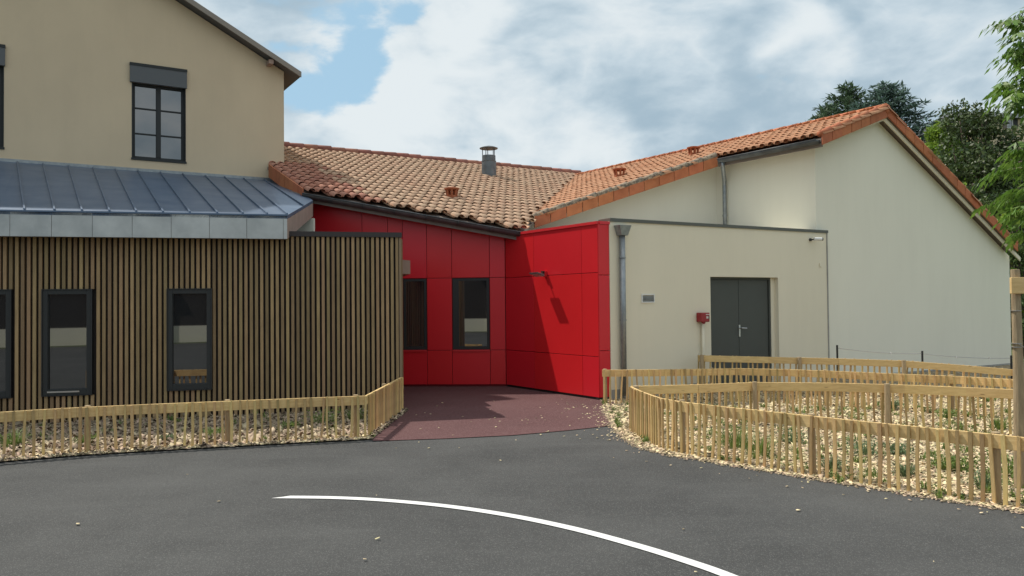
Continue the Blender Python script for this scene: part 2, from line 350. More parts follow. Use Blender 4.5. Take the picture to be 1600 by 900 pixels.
# ------------------------------------------------------------------ the walls in plan
A3, A4, A5, A1, A2 = -4.5, -56.0, 30.1, 31.5, 13.4
K = gnd(937, 626)                                   # corner of the red box
w4 = Wall(K, A4)                                    # red wall going back left (s < 0)
w5 = Wall(K, A5)                                    # box front
q0 = onpl(790, 480, w4.p, w4.n); q0.z = 0; s_in = (q0-w4.p).dot(w4.d)
w3 = Wall(q0, A3)                                   # red front wall of the hall (s < 0)
def plane_n(a, pitch):
    p = R(pitch); return Vector((math.sin(R(a))*math.sin(p), -math.cos(R(a))*math.sin(p), math.cos(p)))
def zpl(p, n, x, y): return p.z - (n.x*(x-p.x)+n.y*(y-p.y))/n.z
# roof B (right hall), ridge runs along A4
CG = w5.P(w5.S(1290, 460)[0], -.10, 0)              # left foot of the big gable
wg = Wall(CG, A5)
ridgeB = Wall(wg.P(0, .25, 0), A5); s_, z_ = ridgeB.S(1385, 171); RB = ridgeB.P(s_, 0, z_)
nB = plane_n(A4, 19.7)
# roof A (middle hall)
EA = Vector((-.11, q0.y-.12, 3.11)); nA = plane_n(31.0, 18.6)
# ground ------------------------------------------------------------
def sheet(name, pts, z, m, kind='structure'):
    return setting(mesh_obj(name, [(p[0], p[1], z) for p in pts], [tuple(range(len(pts)))], m), kind)
def smooth_line(pts, n=8, closed=False):
    out = []; P = [Vector((p[0], p[1], 0)) for p in pts]
    for i in range(len(P)-1):
        a, b, c, d = P[max(i-1, 0)], P[i], P[i+1], P[min(i+2, len(P)-1)]
        for k in range(n):
            t = k/n; out.append(.5*((2*b)+(c-a)*t+(2*a-5*b+4*c-d)*t*t+(3*b-a-3*c+d)*t**3))
    out.append(P[-1]); return out
def build_ground():
    g = 2500; nx = 60
    setting(mesh_obj('ground', [(-g, -g, -.012), (g, -g, -.012), (g, g, -.012), (-g, g, -.012)], [(0, 1, 2, 3)], M_soil))
    sheet('asphalt_yard', [(-16, -14), (9, -14), (9, 16), (-16, 16)], 0, M_asph)
build_ground()
# edges of the beds, as run on the ground
edgeA = smooth_line([gnd(*p) for p in ((940, 628), (946, 648), (956, 665), (980, 689), (1020, 706), (1100, 721), (1200, 737.5), (1290, 752), (1395, 769), (1500, 786), (1610, 804), (1720, 823), (1800, 838))], 6)
edgeA = [p + Vector((random.uniform(-.012, .012), random.uniform(-.012, .012), 0)) for p in edgeA]
chip_poly = edgeA + [Vector((12.6, 6.0, 0)), Vector((13.2, 20.2, 0)), w5.P(7.0, -.3, 0), w5.P(.2, -.3, 0)]
sheet('wood_chip_bed', chip_poly, .004, M_chipg)
mar = [gnd(x, y) for x, y in ((583, 690), (700, 686), (800, 681), (880, 674), (955, 666), (962, 640))] + [K+Vector((.3, .3, 0)), w4.P(s_in, -.2, 0), w3.P(-2.6, -.3, 0), gnd(560, 640)]
sheet('maroon_play_path', [Vector((p.x, p.y, 0)) for p in mar], .008, M_softr)
fenceL_px = [(-130, 733), (0, 721), (120, 711), (250, 703), (360, 697), (470, 691), (573, 686), (629, 643)]
FL = [gnd(*p) for p in fenceL_px]
edgeL = [p+Vector((0.02, -.10, 0)) for p in FL[:-2]] + [FL[-2]+Vector((.07, -.08, 0)), FL[-1]+Vector((.07, 0, 0))]
w2 = Wall(gnd(628, 642), A2)                          # timber clad front (s < 0)
sheet('bark_mulch_bed', edgeL + [w2.P(.1, -.2, 0), w2.P(-8.5, -.2, 0)], .012, M_mulg)
frontL = [p+(p-Vector((0, 0, 0))).normalized()*(random.uniform(.03, .12)+max(0, p.x+3.6)*.12)+Vector((-.02, 0, 0)) for p in smooth_line(FL[:-1], 4)]
sheet('pale_chip_margin', [Vector((p.x, p.y, 0)) for p in edgeL[:-1]] + frontL[::-1], .016, M_chipg)
# painted arc
arc = smooth_line([gnd(*p) for p in ((436, 777.5), (520, 778.5), (600, 782.5), (700, 792), (800, 807), (900, 828), (1000, 855), (1080, 880), (1140, 901.5), (1240, 944), (1330, 990))], 8)
def ribbon(line, w, z):
    vs, fs = [], []
    for i, p in enumerate(line):
        t = (line[min(i+1, len(line)-1)]-line[max(i-1, 0)]).normalized(); n = Vector((-t.y, t.x, 0))
        skew = t*(-.05) if i == 0 else Vector((0, 0, 0))
        vs += [(*(p+n*w/2-skew*1.6).xy, z), (*(p-n*w/2+skew).xy, z)]
    for i in range(len(line)-1): fs.append((2*i, 2*i+1, 2*i+3, 2*i+2))
    return vs, fs
setting(mesh_obj('painted_line', *ribbon(arc, .088, .006), M_paint))

# ------------------------------------------------------------------ tiled roofs
def inside(poly, x, y):
    c = False; n = len(poly)
    for i in range(n):
        x1, y1 = poly[i][0], poly[i][1]; x2, y2 = poly[(i+1) % n][0], poly[(i+1) % n][1]
        if (y1 > y) != (y2 > y) and x < (x2-x1)*(y-y1)/(y2-y1)+x1: c = not c
    return c
def tiles(origin, n, a, poly, pick=None, pitch=.198, row=.345, seed=1):
    """cover and channel tiles over a plan polygon; returns a builder (or two, split by pick)"""
    rr = random.Random(seed); u = dirv(a); v = n.cross(u).normalized()
    if v.z < 0: v = -v
    us = [(Vector((p[0], p[1], zpl(origin, n, p[0], p[1])))-origin) for p in poly]
    u0, u1 = min(q.dot(u) for q in us), max(q.dot(u) for q in us); v0, v1 = min(q.dot(v) for q in us), max(q.dot(v) for q in us)
    out = [MB(), MB()]; ns = 7
    for i in range(int(u0/pitch)-1, int(u1/pitch)+2):
        for j in range(int(v0/row)-1, int(v1/row)+2):
            for cover in (1, 0):
                uc = (i+(.5 if not cover else 0))*pitch; vc = j*row+(.0 if cover else .1)
                c = origin+u*uc+v*(vc+row*.4)
                if not inside(poly, c.x, c.y): continue
                k = 1 if (pick and pick(c)) else 0
                mb = out[k]; ju, jv, tw = rr.uniform(-.008, .008), rr.uniform(-.014, .014), rr.uniform(-.02, .02); jh = rr.uniform(-.003, .004)
                L = row+.06; vs = []
                for (vv, w, h, lift) in ((vc+jv, .082, .070, .026 if cover else .0), (vc+jv+L, .068, .058, .006 if cover else -.024)):
                    for q in range(ns):
                        t = math.pi*q/(ns-1); du = math.cos(t)*w; dn = math.sin(t)*h
                        if not cover: dn = .050-dn*.75
                        vs.append(origin+u*(uc+ju+du+tw*(vv-vc))+v*vv+n*(dn+lift+jh))
                for q in range(ns):      # rim at the lower lip
                    t = math.pi*q/(ns-1); du = math.cos(t)*.068; dn = math.sin(t)*.056
                    if not cover: dn = .062-dn*.75
                    vs.append(origin+u*(uc+ju+du)+v*(vc+jv)+n*(dn+(.03 if cover else 0)+jh))
                fs = [(q, q+1, ns+q+1, ns+q) for q in range(ns-1)] + [(q, 2*ns+q, 2*ns+q+1, q+1) for q in range(ns-1)]
                mb.add(vs, fs)
    return out
def slab(n, origin, poly, t, drop):
    """roof deck under the tiles"""
    top = [Vector((p[0], p[1], zpl(origin, n, p[0], p[1])-drop)) for p in poly]
    return MB().hexa([q-Z*t for q in top], top)
def intersect2(p, d, q, e):      # plan intersection
    den = d.x*e.y-d.y*e.x; t = ((q.x-p.x)*e.y-(q.y-p.y)*e.x)/den; return p+d*t
def XY(v): return Vector((v.x, v.y, 0))

# valley between the roofs: where both planes have one height
def diff(x, y): return zpl(EA, nA, x, y)-zpl(RB, nB, x, y)
vd = nA.cross(nB).normalized()
if vd.z < 0: vd = -vd
# one point of the valley line
x0 = 1.0; ya, yb = 5.0, 60.0
for _ in range(60):
    ym = (ya+yb)/2
    if (diff(x0, ya) > 0) == (diff(x0, ym) > 0): ya = ym
    else: yb = ym
VAL = Vector((x0, ya, 0)); vdir = XY(vd).normalized()

# ------------------------------------------------------------------ right hall with the big gable
hallB = thing('gabled_hall', 'tall pale rendered hall on the right with wide blank gable and orange tiled roof', 'building', XY(wg.P(2, 0, 0)))
s_r = wg.S(1578, 450)[0]
ub = dirv(A4)                                         # ridge direction towards camera right
s_pk = (RB-wg.p).dot(wg.d)
zpk = RB.z-.16
eR = wg.S(1589, 384, .25); slopeR = (RB.z-eR[1])/(eR[0]-s_pk)
pitchL = math.tan(R(19.7))
def gz(s): return zpk-(s_pk-s)*pitchL if s < s_pk else zpk-(s-s_pk)*slopeR
prof = [(-.12, 0), (s_r, 0), (s_r, gz(s_r)), (s_pk, zpk), (-.12, gz(-.12))]
back = 13.5
mb = MB(); mb.hexa([wg.P(s, 0, z) for s, z in prof], [wg.P(s, -3.2, z) for s, z in prof]); obj('gable_wall', mb, M_white, hallB)
obj('plinth', MB().wb(wg, .08, s_r+.01, 0.001, .02, 0, .04), M_plinth, hallB)
mb = MB(); prof2 = [(.35, 0), (s_r, 0), (s_r, gz(s_r)-.02), (s_pk, zpk-.02), (.35, gz(.35)-.02)]
mb.hexa([wg.P(s, -3.2, z) for s, z in prof2], [wg.P(s, -back, z) for s, z in prof2]); obj('rear_wall', mb, M_white, hallB)
# gutter side eave (left) : overhang
EB = onpl(1283, 213, RB, nB)                          # eave corner at the gable
eaveline_p, eaveline_d = XY(EB), dirv(A4+180)
n1 = Vector((ray(1121, 250).y, -ray(1121, 250).x, 0))
V1 = intersect2(eaveline_p, eaveline_d, Vector((0, 0, 0)), XY(ray(1121, 250)))
V2 = onpl(806, 351, RB, nB); V2 = XY(V2)
# ridge end: where ridge meets valley
RE = intersect2(XY(RB), eaveline_d, VAL, vdir)
# foot of valley: where it meets the verge line V1-V2
VF = intersect2(V1, (V2-V1).normalized(), VAL, vdir)
polyB = [XY(EB)+ub*0.0, XY(RB), RE, VF, V1]
# side walls under the roof: white return wall and the raking wall
c1 = wg.P(-.12, 0, 0); wR = Wall(c1, A4)                 # s<0 goes back left
rk_in = .22; rd = (V2-V1).normalized(); rn = Vector((rd.y, -rd.x, 0)); rn = rn if rn.y > 0 else -rn
c2 = intersect2(c1, eaveline_d, Vector((0, 0, 0)), XY(ray(1119, 300))); rk_in = (c2-V1).dot(rn)
def zB(p): return zpl(RB, nB, p.x, p.y)
def wall_under(mb, a, b, za0, zb0, zt, thick, off=.10):
    d = (b-a).normalized(); nn = Vector((-d.y, d.x, 0)); nn = nn if nn.y > 0 else -nn
    a2, b2 = a+nn*thick, b+nn*thick
    mb.hexa([(a.x, a.y, za0), (b.x, b.y, zb0), (b2.x, b2.y, zb0), (a2.x, a2.y, za0)],
            [(a.x, a.y, zt(a)-off), (b.x, b.y, zt(b)-off), (b2.x, b2.y, zt(b2)-off), (a2.x, a2.y, zt(a2)-off)])
mb = MB(); wall_under(mb, c1+eaveline_d*.002, c2, 0, 0, zB, .3, .13); obj('return_wall', mb, M_white, hallB)
mb = MB(); wall_under(mb, c2+rd*-.0, VF+rn*rk_in+rd*.3, 0, 0, zB, .3, .13); obj('raking_wall', mb, M_white, hallB)
rf = obj('roof', slab(nB, RB, polyB, .06, .05), M_soff, hallB)
t1, _ = tiles(RB, nB, A4, polyB, seed=3); obj('roof_tiles', t1, M_tileB, rf, smooth=True)
# right slope
eRp = wg.P(eR[0], .25, 0)
nBr = (Vector((eRp.x, eRp.y, eR[1]))-RB).cross(eaveline_d).normalized()
if nBr.z < 0: nBr = -nBr
polyBr = [XY(RB), eRp, eRp+eaveline_d*back, XY(RB)+eaveline_d*back]
rf2 = obj('roof', slab(nBr, RB, polyBr, .06, .05), M_soff, hallB)
t1, _ = tiles(RB, nBr, A4, polyBr, seed=4); obj('roof_tiles', t1, M_tileB, rf2, smooth=True)
# ridge tiles
mb = MB(); Ltot = (RE-XY(RB)).length+.4; k = 0
while k*.36 < Ltot:
    a = RB+eaveline_d*(k*.36)+Z*.02; b = a+eaveline_d*.40; mb.tube([a, b], [.115, .10], 12); k += 1
obj('ridge_tiles', mb, M_verge, rf, smooth=True)
# verge tiles: L shaped slips along the rakes
def verge(name, a, b, down, out, n, parent, step=.36, h=.20, cap=True, mt=None, ct=None):
    """a, b: 3D ends along the roof edge"""
    L = (b-a).length; d = (b-a)/L; cnt = max(1, round(L/step)); st = L/cnt; mb = MB(); mc = MB()
    for i in range(cnt):
        p = a+d*(i*st+.006); q = a+d*((i+1)*st-.006); j = random.uniform(-.006, .006)
        o0 = out*(.0+j); o1 = out*(.028+j)
        mb.hexa([p+o0-Z*h, q+o0-Z*h, q+o1-Z*h, p+o1-Z*h], [p+o0+Z*.05, q+o0+Z*.05, q+o1+Z*.05, p+o1+Z*.05])
        mc.tube([p+n*.045-out*.03, q+n*.06-out*.03], [.060, .068], 10)
    o = obj(name, mb, mt or M_verge, parent, bevel=.004)
    if cap: obj('cap_tiles', mc, ct or M_capst, o, smooth=True)
    return o
def on3(p, o, n): return Vector((p.x, p.y, zpl(o, n, p.x, p.y)))
verge('verge_tiles', on3(VF, RB, nB), on3(V1, RB, nB), -Z, -rn, nB, rf)
gout = wg.n
verge('verge_tiles', on3(XY(EB), RB, nB), RB, -Z, gout, nB, rf, h=.17, ct=M_verge)
verge('verge_tiles', RB, Vector((eRp.x, eRp.y, zpl(RB, nBr, eRp.x, eRp.y))), -Z, gout, nBr, rf2, h=.14, ct=M_verge)
obj('gable_ridge_cap', MB().lathe(RB+gout*.045, [(.02, 0), (.10, -.01), (.105, -.06), (.105, -.12)], 12, -gout*-1), M_verge, rf, smooth=True)
# barge board below the right rake and the short left one
for s0, s1 in ((s_pk, s_r+.12), (.02, s_pk)):
    mb = MB(); pts = []
    for s in (s0, s1):
        z = RB.z-(s-s_pk)*slopeR if s0 == s_pk else RB.z-(s_pk-s)*pitchL
        pts.append((s, z))
    (sa, za), (sb, zb) = pts
    for o0, o1, t0, t1 in ((.17, .20, .225, .135),) if s0 == s_pk else ((.17, .195, .22, .17),):
        mb.hexa([wg.P(sa, o1, za-t0), wg.P(sb, o1, zb-t0), wg.P(sb, o0, zb-t0), wg.P(sa, o0, za-t0)], [wg.P(sa, o1, za-t1), wg.P(sb, o1, zb-t1), wg.P(sb, o0, zb-t1), wg.P(sa, o0, za-t1)])
    obj('barge_board', mb, M_box, hallB)
def gutter(name, a, b, r, parent, m=M_gut, seams=True):
    d = (b-a).normalized(); side = d.cross(Z).normalized(); up = side.cross(d); mb = MB(); n = 9; L = (b-a).length
    vs = []
    for p in (a, b):
        for rad in (r, r-.006):
            for i in range(n):
                t = math.pi*i/(n-1); vs.append(p+side*math.cos(t)*rad-up*math.sin(t)*rad)
    fs = []
    for i in range(n-1):
        fs += [(i, i+1, 2*n+i+1, 2*n+i), (n+i, 3*n+i, 3*n+i+1, n+i+1)]
    fs += [(0, 2*n, 3*n, n), (n-1, 2*n-1, 4*n-1, 3*n-1)]
    fs += [tuple(range(n)), tuple(range(2*n, 3*n))]
    mb.add(vs, fs)
    mb.tube([a+side*r, b+side*r], .011, 6); mb.tube([a-side*r, b-side*r], .008, 6)
    if seams:
        k = .6
        while k < L:
            p = a+d*k; ring = [p+side*math.cos(math.pi*i/8)*(r+.006)-up*math.sin(math.pi*i/8)*(r+.006) for i in range(9)]
            mb.tube(ring, .006, 5); k += .62
    return obj(name, mb, m, parent, smooth=True)
V1z = on3(V1, RB, nB); EBz = on3(XY(EB), RB, nB); goB = Vector((-ub.y, ub.x, 0)); goB = goB if goB.x < 0 else -goB
g0 = V1z+goB*.06-Z*.07+ub*.12; g1 = EBz+goB*.06-Z*.07-ub*.02
gutter('gutter', g0, g1, .085, hallB)
obj('fascia_board', MB().hexa([V1z-goB*.05-Z*.2, EBz-goB*.05-Z*.2, EBz-goB*.02-Z*.2, V1z-goB*.02-Z*.2], [V1z-goB*.05-Z*.03, EBz-goB*.05-Z*.03, EBz-goB*.02-Z*.03, V1z-goB*.02-Z*.03]), M_soff, hallB)
# downpipe on the return wall
pdp = onpl(1132, 300, wR.p+goB*.09, goB); pdp = XY(pdp)
top = g0+ub*.08; dp = obj('downpipe', MB().tube([top-Z*.07, top-Z*.16, Vector((*pdp.xy, top.z-.42)), Vector((*pdp.xy, top.z-.55)), Vector((*pdp.xy, 2.2))], .045, 12), M_galv, hallB, smooth=True)
obj('bracket', MB().tube([Vector((*pdp.xy, 3.5)), Vector((*pdp.xy, 3.54))], .055, 12).wb(Wall(pdp-goB*.02, A4), -.02, .02, 0, .01, 3.5, 3.54), M_galv, dp)

# roof vents
def roof_vent(px, py, o, n, parent, s=1.0):
    p = onpl(px, py, o, n)
    mb = MB(); mb.lathe(p-Z*.08, [(.10*s, 0), (.105*s, .13*s), (.085*s, .16*s)], 14)
    for k in range(7):
        t = 2*math.pi*k/7+.3; x = Vector((math.cos(t), math.sin(t), 0))
        mb.tube([p+x*.085*s+Z*.05*s, p+x*.11*s+Z*.20*s], .022*s, 6)
    mb.lathe(p+Z*.19*s, [(.13*s, 0), (.15*s, .015*s), (.15*s, .035*s), (.09*s, .05*s), (.02, .06*s)], 16)
    return obj('roof_vent', mb, M_vent, parent)
roof_vent(968, 280, RB, nB, rf, 1.15); roof_vent(1084, 246, RB, nB, rf, 1.1)
obj('wall_lamp', MB().tube([V1z-rn*.02+rd*2.1-Z*.85, V1z-rn*.14+rd*2.1-Z*.92], .03, 8), M_whitep, hallB) if False else None

# ------------------------------------------------------------------ middle hall: red front wall, old tiled roof
hallA = thing('red_clad_hall', 'low hall with red panel front, dark windows and weathered canal tile roof', 'building', XY(w3.P(-2, 0, 0)))
s3l = w3.S(452, 450)[0]
# eave line: vertical plane in front of the wall
eo = .30
def eaveA(s): p = w3.P(s, eo, 0); return Vector((p.x, p.y, zpl(EA, nA, p.x, p.y)))
sEL = w3.S(476, 300, eo)[0]; sER = w3.S(812, 355, eo)[0]
e0, e1 = eaveA(sEL), eaveA(sER)
downA = Vector((nA.x, nA.y, 0)).normalized(); ra = dirv(31.0)
rg = onpl(672, 252, EA, nA); rgl = intersect2(XY(rg), ra, VAL, vdir)
# left verge goes uphill from e0
vl = intersect2(XY(e0), -downA, XY(rg), ra); 
lft = XY(e0)-downA*2.8
polyA = [XY(e0), XY(e1), intersect2(XY(e1), (XY(e1)-XY(e0)).normalized(), VAL, vdir) if False else XY(e1), rgl, XY(rg)-ra*9, ]
vf2 = intersect2(XY(e0), (XY(e1)-XY(e0)).normalized(), VAL, vdir)
polyA = [XY(e0), XY(e1) if (vf2-XY(e0)).length < (XY(e1)-XY(e0)).length else vf2, rgl, vl]
# walls
def topz(s): p = w3.P(s, 0, 0); return zpl(EA, nA, p.x, p.y)-.16
mb = MB(); mb.hexa([w3.P(s3l, -.03, 0), w3.P(0, -.03, 0), w3.P(0, -.3, 0), w3.P(s3l, -.3, 0)], [w3.P(s3l, -.03, topz(s3l)), w3.P(0, -.03, topz(0)), w3.P(0, -.3, topz(0)), w3.P(s3l, -.3, topz(s3l))])
obj('inner_wall', mb, M_joint, hallA)
def panels(w, xs, rows, topf, holes=(), g=.0045, o0=-.028, o1=0):
    mb = MB()
    for i in range(len(xs)-1):
        for j in range(len(rows)):
            a, b = xs[i]+g, xs[i+1]-g; z0 = rows[j]+(g if j else 0)
            if any(a > h[0]-.05 and b < h[1]+.05 and abs(z0-h[2]) < .12 for h in holes): continue
            if j == len(rows)-1: za, zb = topf(a), topf(b)
            else: za = zb = rows[j+1]-g
            mb.hexa([w.P(a, o1, z0), w.P(b, o1, z0), w.P(b, o0, z0), w.P(a, o0, z0)], [w.P(a, o1, za), w.P(b, o1, zb), w.P(b, o0, zb), w.P(a, o0, za)])
    return mb
xs3 = [w3.S(x, 440)[0] for x in (463, 490, 566, 606, 629, 667, 706, 765)]+[-.004]
zr = [.05, w3.S(735, 547)[1], w3.S(735, 434)[1]]
holes = [(xs3[4], xs3[5], zr[1]), (xs3[6], xs3[7], zr[1])]
obj('red_panels', panels(w3, xs3, zr, topz, holes), M_red, hallA, bevel=.002)
obj('plinth', MB().wb(w3, s3l, 0, -.30, -.045, 0, .05), M_plinth, hallA)
def window(w, s0, s1, z0, z1, parent, o=0.0, t=.055, depth=.09, glass_in=.05, tl=None):
    f = MB()
    tl = tl or t
    f.wb(w, s0, s0+tl, o-depth, o, z0, z1); f.wb(w, s1-t, s1, o-depth, o, z0, z1); f.wb(w, s0+tl, s1-t, o-depth, o, z0, z0+t*1.3); f.wb(w, s0+tl, s1-t, o-depth, o, z1-t, z1)
    win = obj('window', f, M_char, parent, bevel=.003)
    obj('pane', MB().wb(w, s0+tl-.005, s1-t+.005, o-glass_in-.012, o-glass_in, z0+t*1.3-.005, z1-t+.005), M_glass, win)
    return win
z3b, z3t = zr[1]+.01, zr[2]-.01
window(w3, xs3[6]+.012, xs3[7]-.012, z3b, z3t, hallA, o=-.008, t=.05, tl=.12, glass_in=.008)
window(w3, xs3[4]+.012, xs3[5]-.012, z3b, z3t, hallA, o=-.008, t=.05, glass_in=.008)
for i in (4, 6): obj('window_sill', MB().wb(w3, xs3[i]+.004, xs3[i+1]-.004, -.005, .022, z3b-.035, z3b-.002), M_redtrim, hallA)
# roof
rfA = obj('roof', slab(nA, EA, polyA, .06, .05), M_soff, hallA)
def newer(c):
    p = c-e0; return p.dot(ra) < 1.15+.25*math.sin(c.y*7) and -p.dot(downA) < 3.2
ta, tb = tiles(EA, nA, 31.0, polyA, pick=newer, seed=5)
obj('roof_tiles', ta, M_tileA, rfA, smooth=True); obj('replaced_roof_tiles', tb, M_tileAn, rfA, smooth=True)
mb = MB(); pr = on3(rgl, EA, nA); Lr = (rgl-vl).length; k = 0
while k*.38 < Lr:
    a = pr-ra*(k*.38)+Z*(.045+random.uniform(-.008, .008)); mb.tube([a, a-ra*.42], [.12, .105], 12); k += 1
obj('ridge_tiles', mb, M_ridge, rfA, smooth=True)
mb = MB(); ne = 24
soffm = MB(); soffm.hexa([w3.P(s3l, .0, topz(s3l)+.03)-Z*.05, w3.P(0, .0, topz(0)+.03)-Z*.05, Vector((*XY(e1-Vector((0, 0, 0))).xy, e1.z-.16)), Vector((*XY(e0).xy, e0.z-.16))],
                      [w3.P(s3l, .0, topz(s3l)+.05), w3.P(0, .0, topz(0)+.05), Vector((*XY(e1).xy, e1.z-.08)), Vector((*XY(e0).xy, e0.z-.08))])
obj('soffit', soffm, M_soff, hallA)
g0, g1 = e0+w3.n*.06-Z*.06, e1+w3.n*.06-Z*.06
gutter('gutter', g0, g1+(g1-g0).normalized()*.05, .085, hallA)
obj('fascia_board', MB().hexa([e0+w3.n*.005-Z*.21, e1+w3.n*.005-Z*.21, e1-w3.n*.03-Z*.21, e0-w3.n*.03-Z*.21], [e0+w3.n*.005-Z*.05, e1+w3.n*.005-Z*.05, e1-w3.n*.03-Z*.05, e0-w3.n*.03-Z*.05]), M_soff, hallA)
vt = XY(e0)-downA*2.6
verge('verge_tiles', e0-ra*.02, on3(vt, EA, nA)-ra*.02, -Z, -ra, nA, rfA, cap=False, h=.24)
roof_vent(706, 312, EA, nA, rfA, 1.1)
pf = onpl(764, 277, EA, nA); sc = pf.y/1240*11.5
mb = MB(); mb.lathe(pf-Z*.15, [(sc*.98, 0), (sc*.98, sc*2.1+.15), (sc*1.02, sc*2.1+.16), (sc*1.02, sc*2.16+.16), (sc*.92, sc*2.18+.16), (sc*.92, sc*2.95+.15)], 20)
M_flue = mat('dull flue steel', (.17, .19, .20), .5, metal=.5, col2=(.12, .135, .145), nscale=6)
fl = obj('flue', mb, M_flue, rfA, smooth=False)
mb = MB(); zt = pf.z+sc*2.95
for k in range(5):
    t = 2*math.pi*k/5+.5; x = Vector((math.cos(t), math.sin(t), 0))*sc*.86; mb.tube([Vector((pf.x, pf.y, zt-.03))+x, Vector((pf.x, pf.y, zt+sc*.95))+x], sc*.055, 6)
mb.lathe((pf.x, pf.y, zt+sc*.93), [(sc*1.22, 0), (sc*1.26, .02), (sc*.9, .05), (.02, .09)], 20)
obj('flue_cowl', mb, M_flue, fl)

# ------------------------------------------------------------------ flat roofed box: red side, cream front
box = thing('flat_roofed_annex', 'low flat roofed annex with red panelled side and cream front with grey double door', 'building', XY(w5.P(2, 0, 0)))
sR = w5.S(1293, 450)[0]; zbt = w5.S(1100, 351)[1]
kk = w5.S(953, 450)[0]
pk = [w5.P(.035, -.03, 0), w5.P(sR, 0, 0), w5.P(sR, -1.2, 0)+Vector((-.3, 0, 0)), w4.P(s_in, -.4, 0)+Vector((.6, .3, 0)), w4.P(s_in, -.03, 0), w4.P(0, -.03, 0)]
# cream front wall, built round the door opening
sd0, sd1 = w5.S(1110, 450)[0], w5.S(1216, 450)[0]; zd = w5.S(1160, 433)[1]
mb = MB(); mb.wb(w5, kk, sd0, -.22, 0, 0, zbt-.03); mb.wb(w5, sd1, sR, -.22, 0, 0, zbt-.03); mb.wb(w5, sd0, sd1, -.22, 0, zd, zbt-.03)
obj('front_wall', mb, M_box, box)
obj('plinth', MB().wb(w5, kk+.01, sd0-.02, .001, .012, 0, .16), M_plinth, box)
mb = MB(); bp = [w5.P(.06, -.23, 0), w5.P(sR-.02, -.23, 0), w5.P(sR-.02, -1.4, 0), w4.P(s_in+.02, -1.2, 0), w4.P(s_in+.02, -.05, 0), w4.P(-.05, -.05, 0)]
obj('core_wall', mb.prism(bp, .02, zbt-.06), M_joint, box)
obj('flat_roof', MB().prism(bp, zbt-.0595, zbt-.045), M_white, box)
obj('corner_post', MB().tube([q0-w3.n*.07-w4.n*.06+Z*.01, q0-w3.n*.07-w4.n*.06+Z*(zbt-.1)], .055, 8), M_joint, box)
# red side
z4t = w4.S(862, 355.5)[1]-.02
xs4 = [s_in+.004, w4.S(834, 450)[0], w4.S(909, 450)[0], -.004]
zr4 = [.05, w4.S(862, 552)[1], w4.S(862, 430)[1]]
obj('red_panels', panels(w4, xs4, zr4, lambda s: z4t-.03), M_red, box, bevel=.002)
xs5 = [.004, kk-.004]; obj('red_corner_panels', panels(w5, xs5, [.05, zr4[1]+.1, zr4[2]-.04], lambda s: z4t-.03), M_red, box, bevel=.002)
mb = MB(); mb.hexa([w4.P(s_in, .02, z4t-.028), w4.P(0, .02, z4t-.028), w4.P(0, -.3, z4t-.028), w4.P(s_in, -.3, z4t-.028)], [w4.P(s_in, .02, z4t+.02), w4.P(0, .02, z4t+.02), w4.P(0, -.3, z4t+.02), w4.P(s_in, -.3, z4t+.02)])
mb.wb(w5, .03, kk, -.3, .02, z4t-.0275, z4t+.0205)
obj('red_coping', mb, M_redtrim, box)
obj('base_rail', MB().wb(w4, s_in, -.02, -.1, -.03, 0, .05).wb(w5, .0, kk, -.1, -.03, 0, .05), M_black, box)
obj('coping', MB().wb(w5, kk+.003, sR+.02, -.3, .025, zbt-.032, zbt+.022), mat('dark green coping', (.10, .105, .09), .5), box)
obj('joint_strip', MB().wb(w5, sR-.015, sR+.015, -.12, .012, 0, zbt-.035), M_plinth, box)
# door
dm = (sd0+sd1-.10)/2
dr = obj('double_door', MB().wb(w5, sd0, sd1, -.22, -.17, 0, zd), M_door, box)
for a, b in ((sd0+.045, dm-.004), (dm+.004, sd1-.15)):
    obj('door_leaf', MB().wb(w5, a, b, -.165, -.125, .02, zd-.045), M_door, dr, bevel=.003)
obj('door_frame', MB().wb(w5, sd0+.001, sd0+.04, -.168, -.10, 0, zd-.001).wb(w5, sd1-.145, sd1-.105, -.168, -.10, 0, zd-.001).wb(w5, sd0+.04, sd1-.145, -.168, -.10, zd-.04, zd-.001), M_door, dr)
obj('door_jamb', MB().wb(w5, sd1-.104, sd1-.001, -.2, -.09, 0, zd-.002), M_box, dr)
sh, zh = w5.S(1163, 517)
hm = MB().wb(w5, sh-.018, sh+.018, -.124, -.112, zh-.11, zh+.11); hm.tube([w5.P(sh, -.112, zh+.05), w5.P(sh, -.06, zh+.05), w5.P(sh+.13, -.06, zh+.045)], .011, 8)
obj('handle', hm, M_chrome, dr)
# downpipe with hopper
sp = w5.S(969, 450)[0]; pz = w5.S(969, 350)[1]
dp = obj('downpipe', MB().tube([w5.P(sp, .07, pz-.14), w5.P(sp, .07, .06)], .050, 16), M_galv, box, smooth=True)
obj('hopper', MB().hexa([w5.P(sp-.07, .14, pz-.20), w5.P(sp+.07, .14, pz-.20), w5.P(sp+.07, .01, pz-.20), w5.P(sp-.07, .01, pz-.20)], [w5.P(sp-.125, .17, pz-.03), w5.P(sp+.125, .17, pz-.03), w5.P(sp+.125, .003, pz-.03), w5.P(sp-.125, .003, pz-.03)]), M_galv, dp, bevel=.004)
for y in (403, 500): obj('pipe_collar', MB().tube([w5.P(sp, .07, w5.S(969, y)[1]-.01), w5.P(sp, .07, w5.S(969, y)[1]+.012)], .057, 16), M_galv, dp)
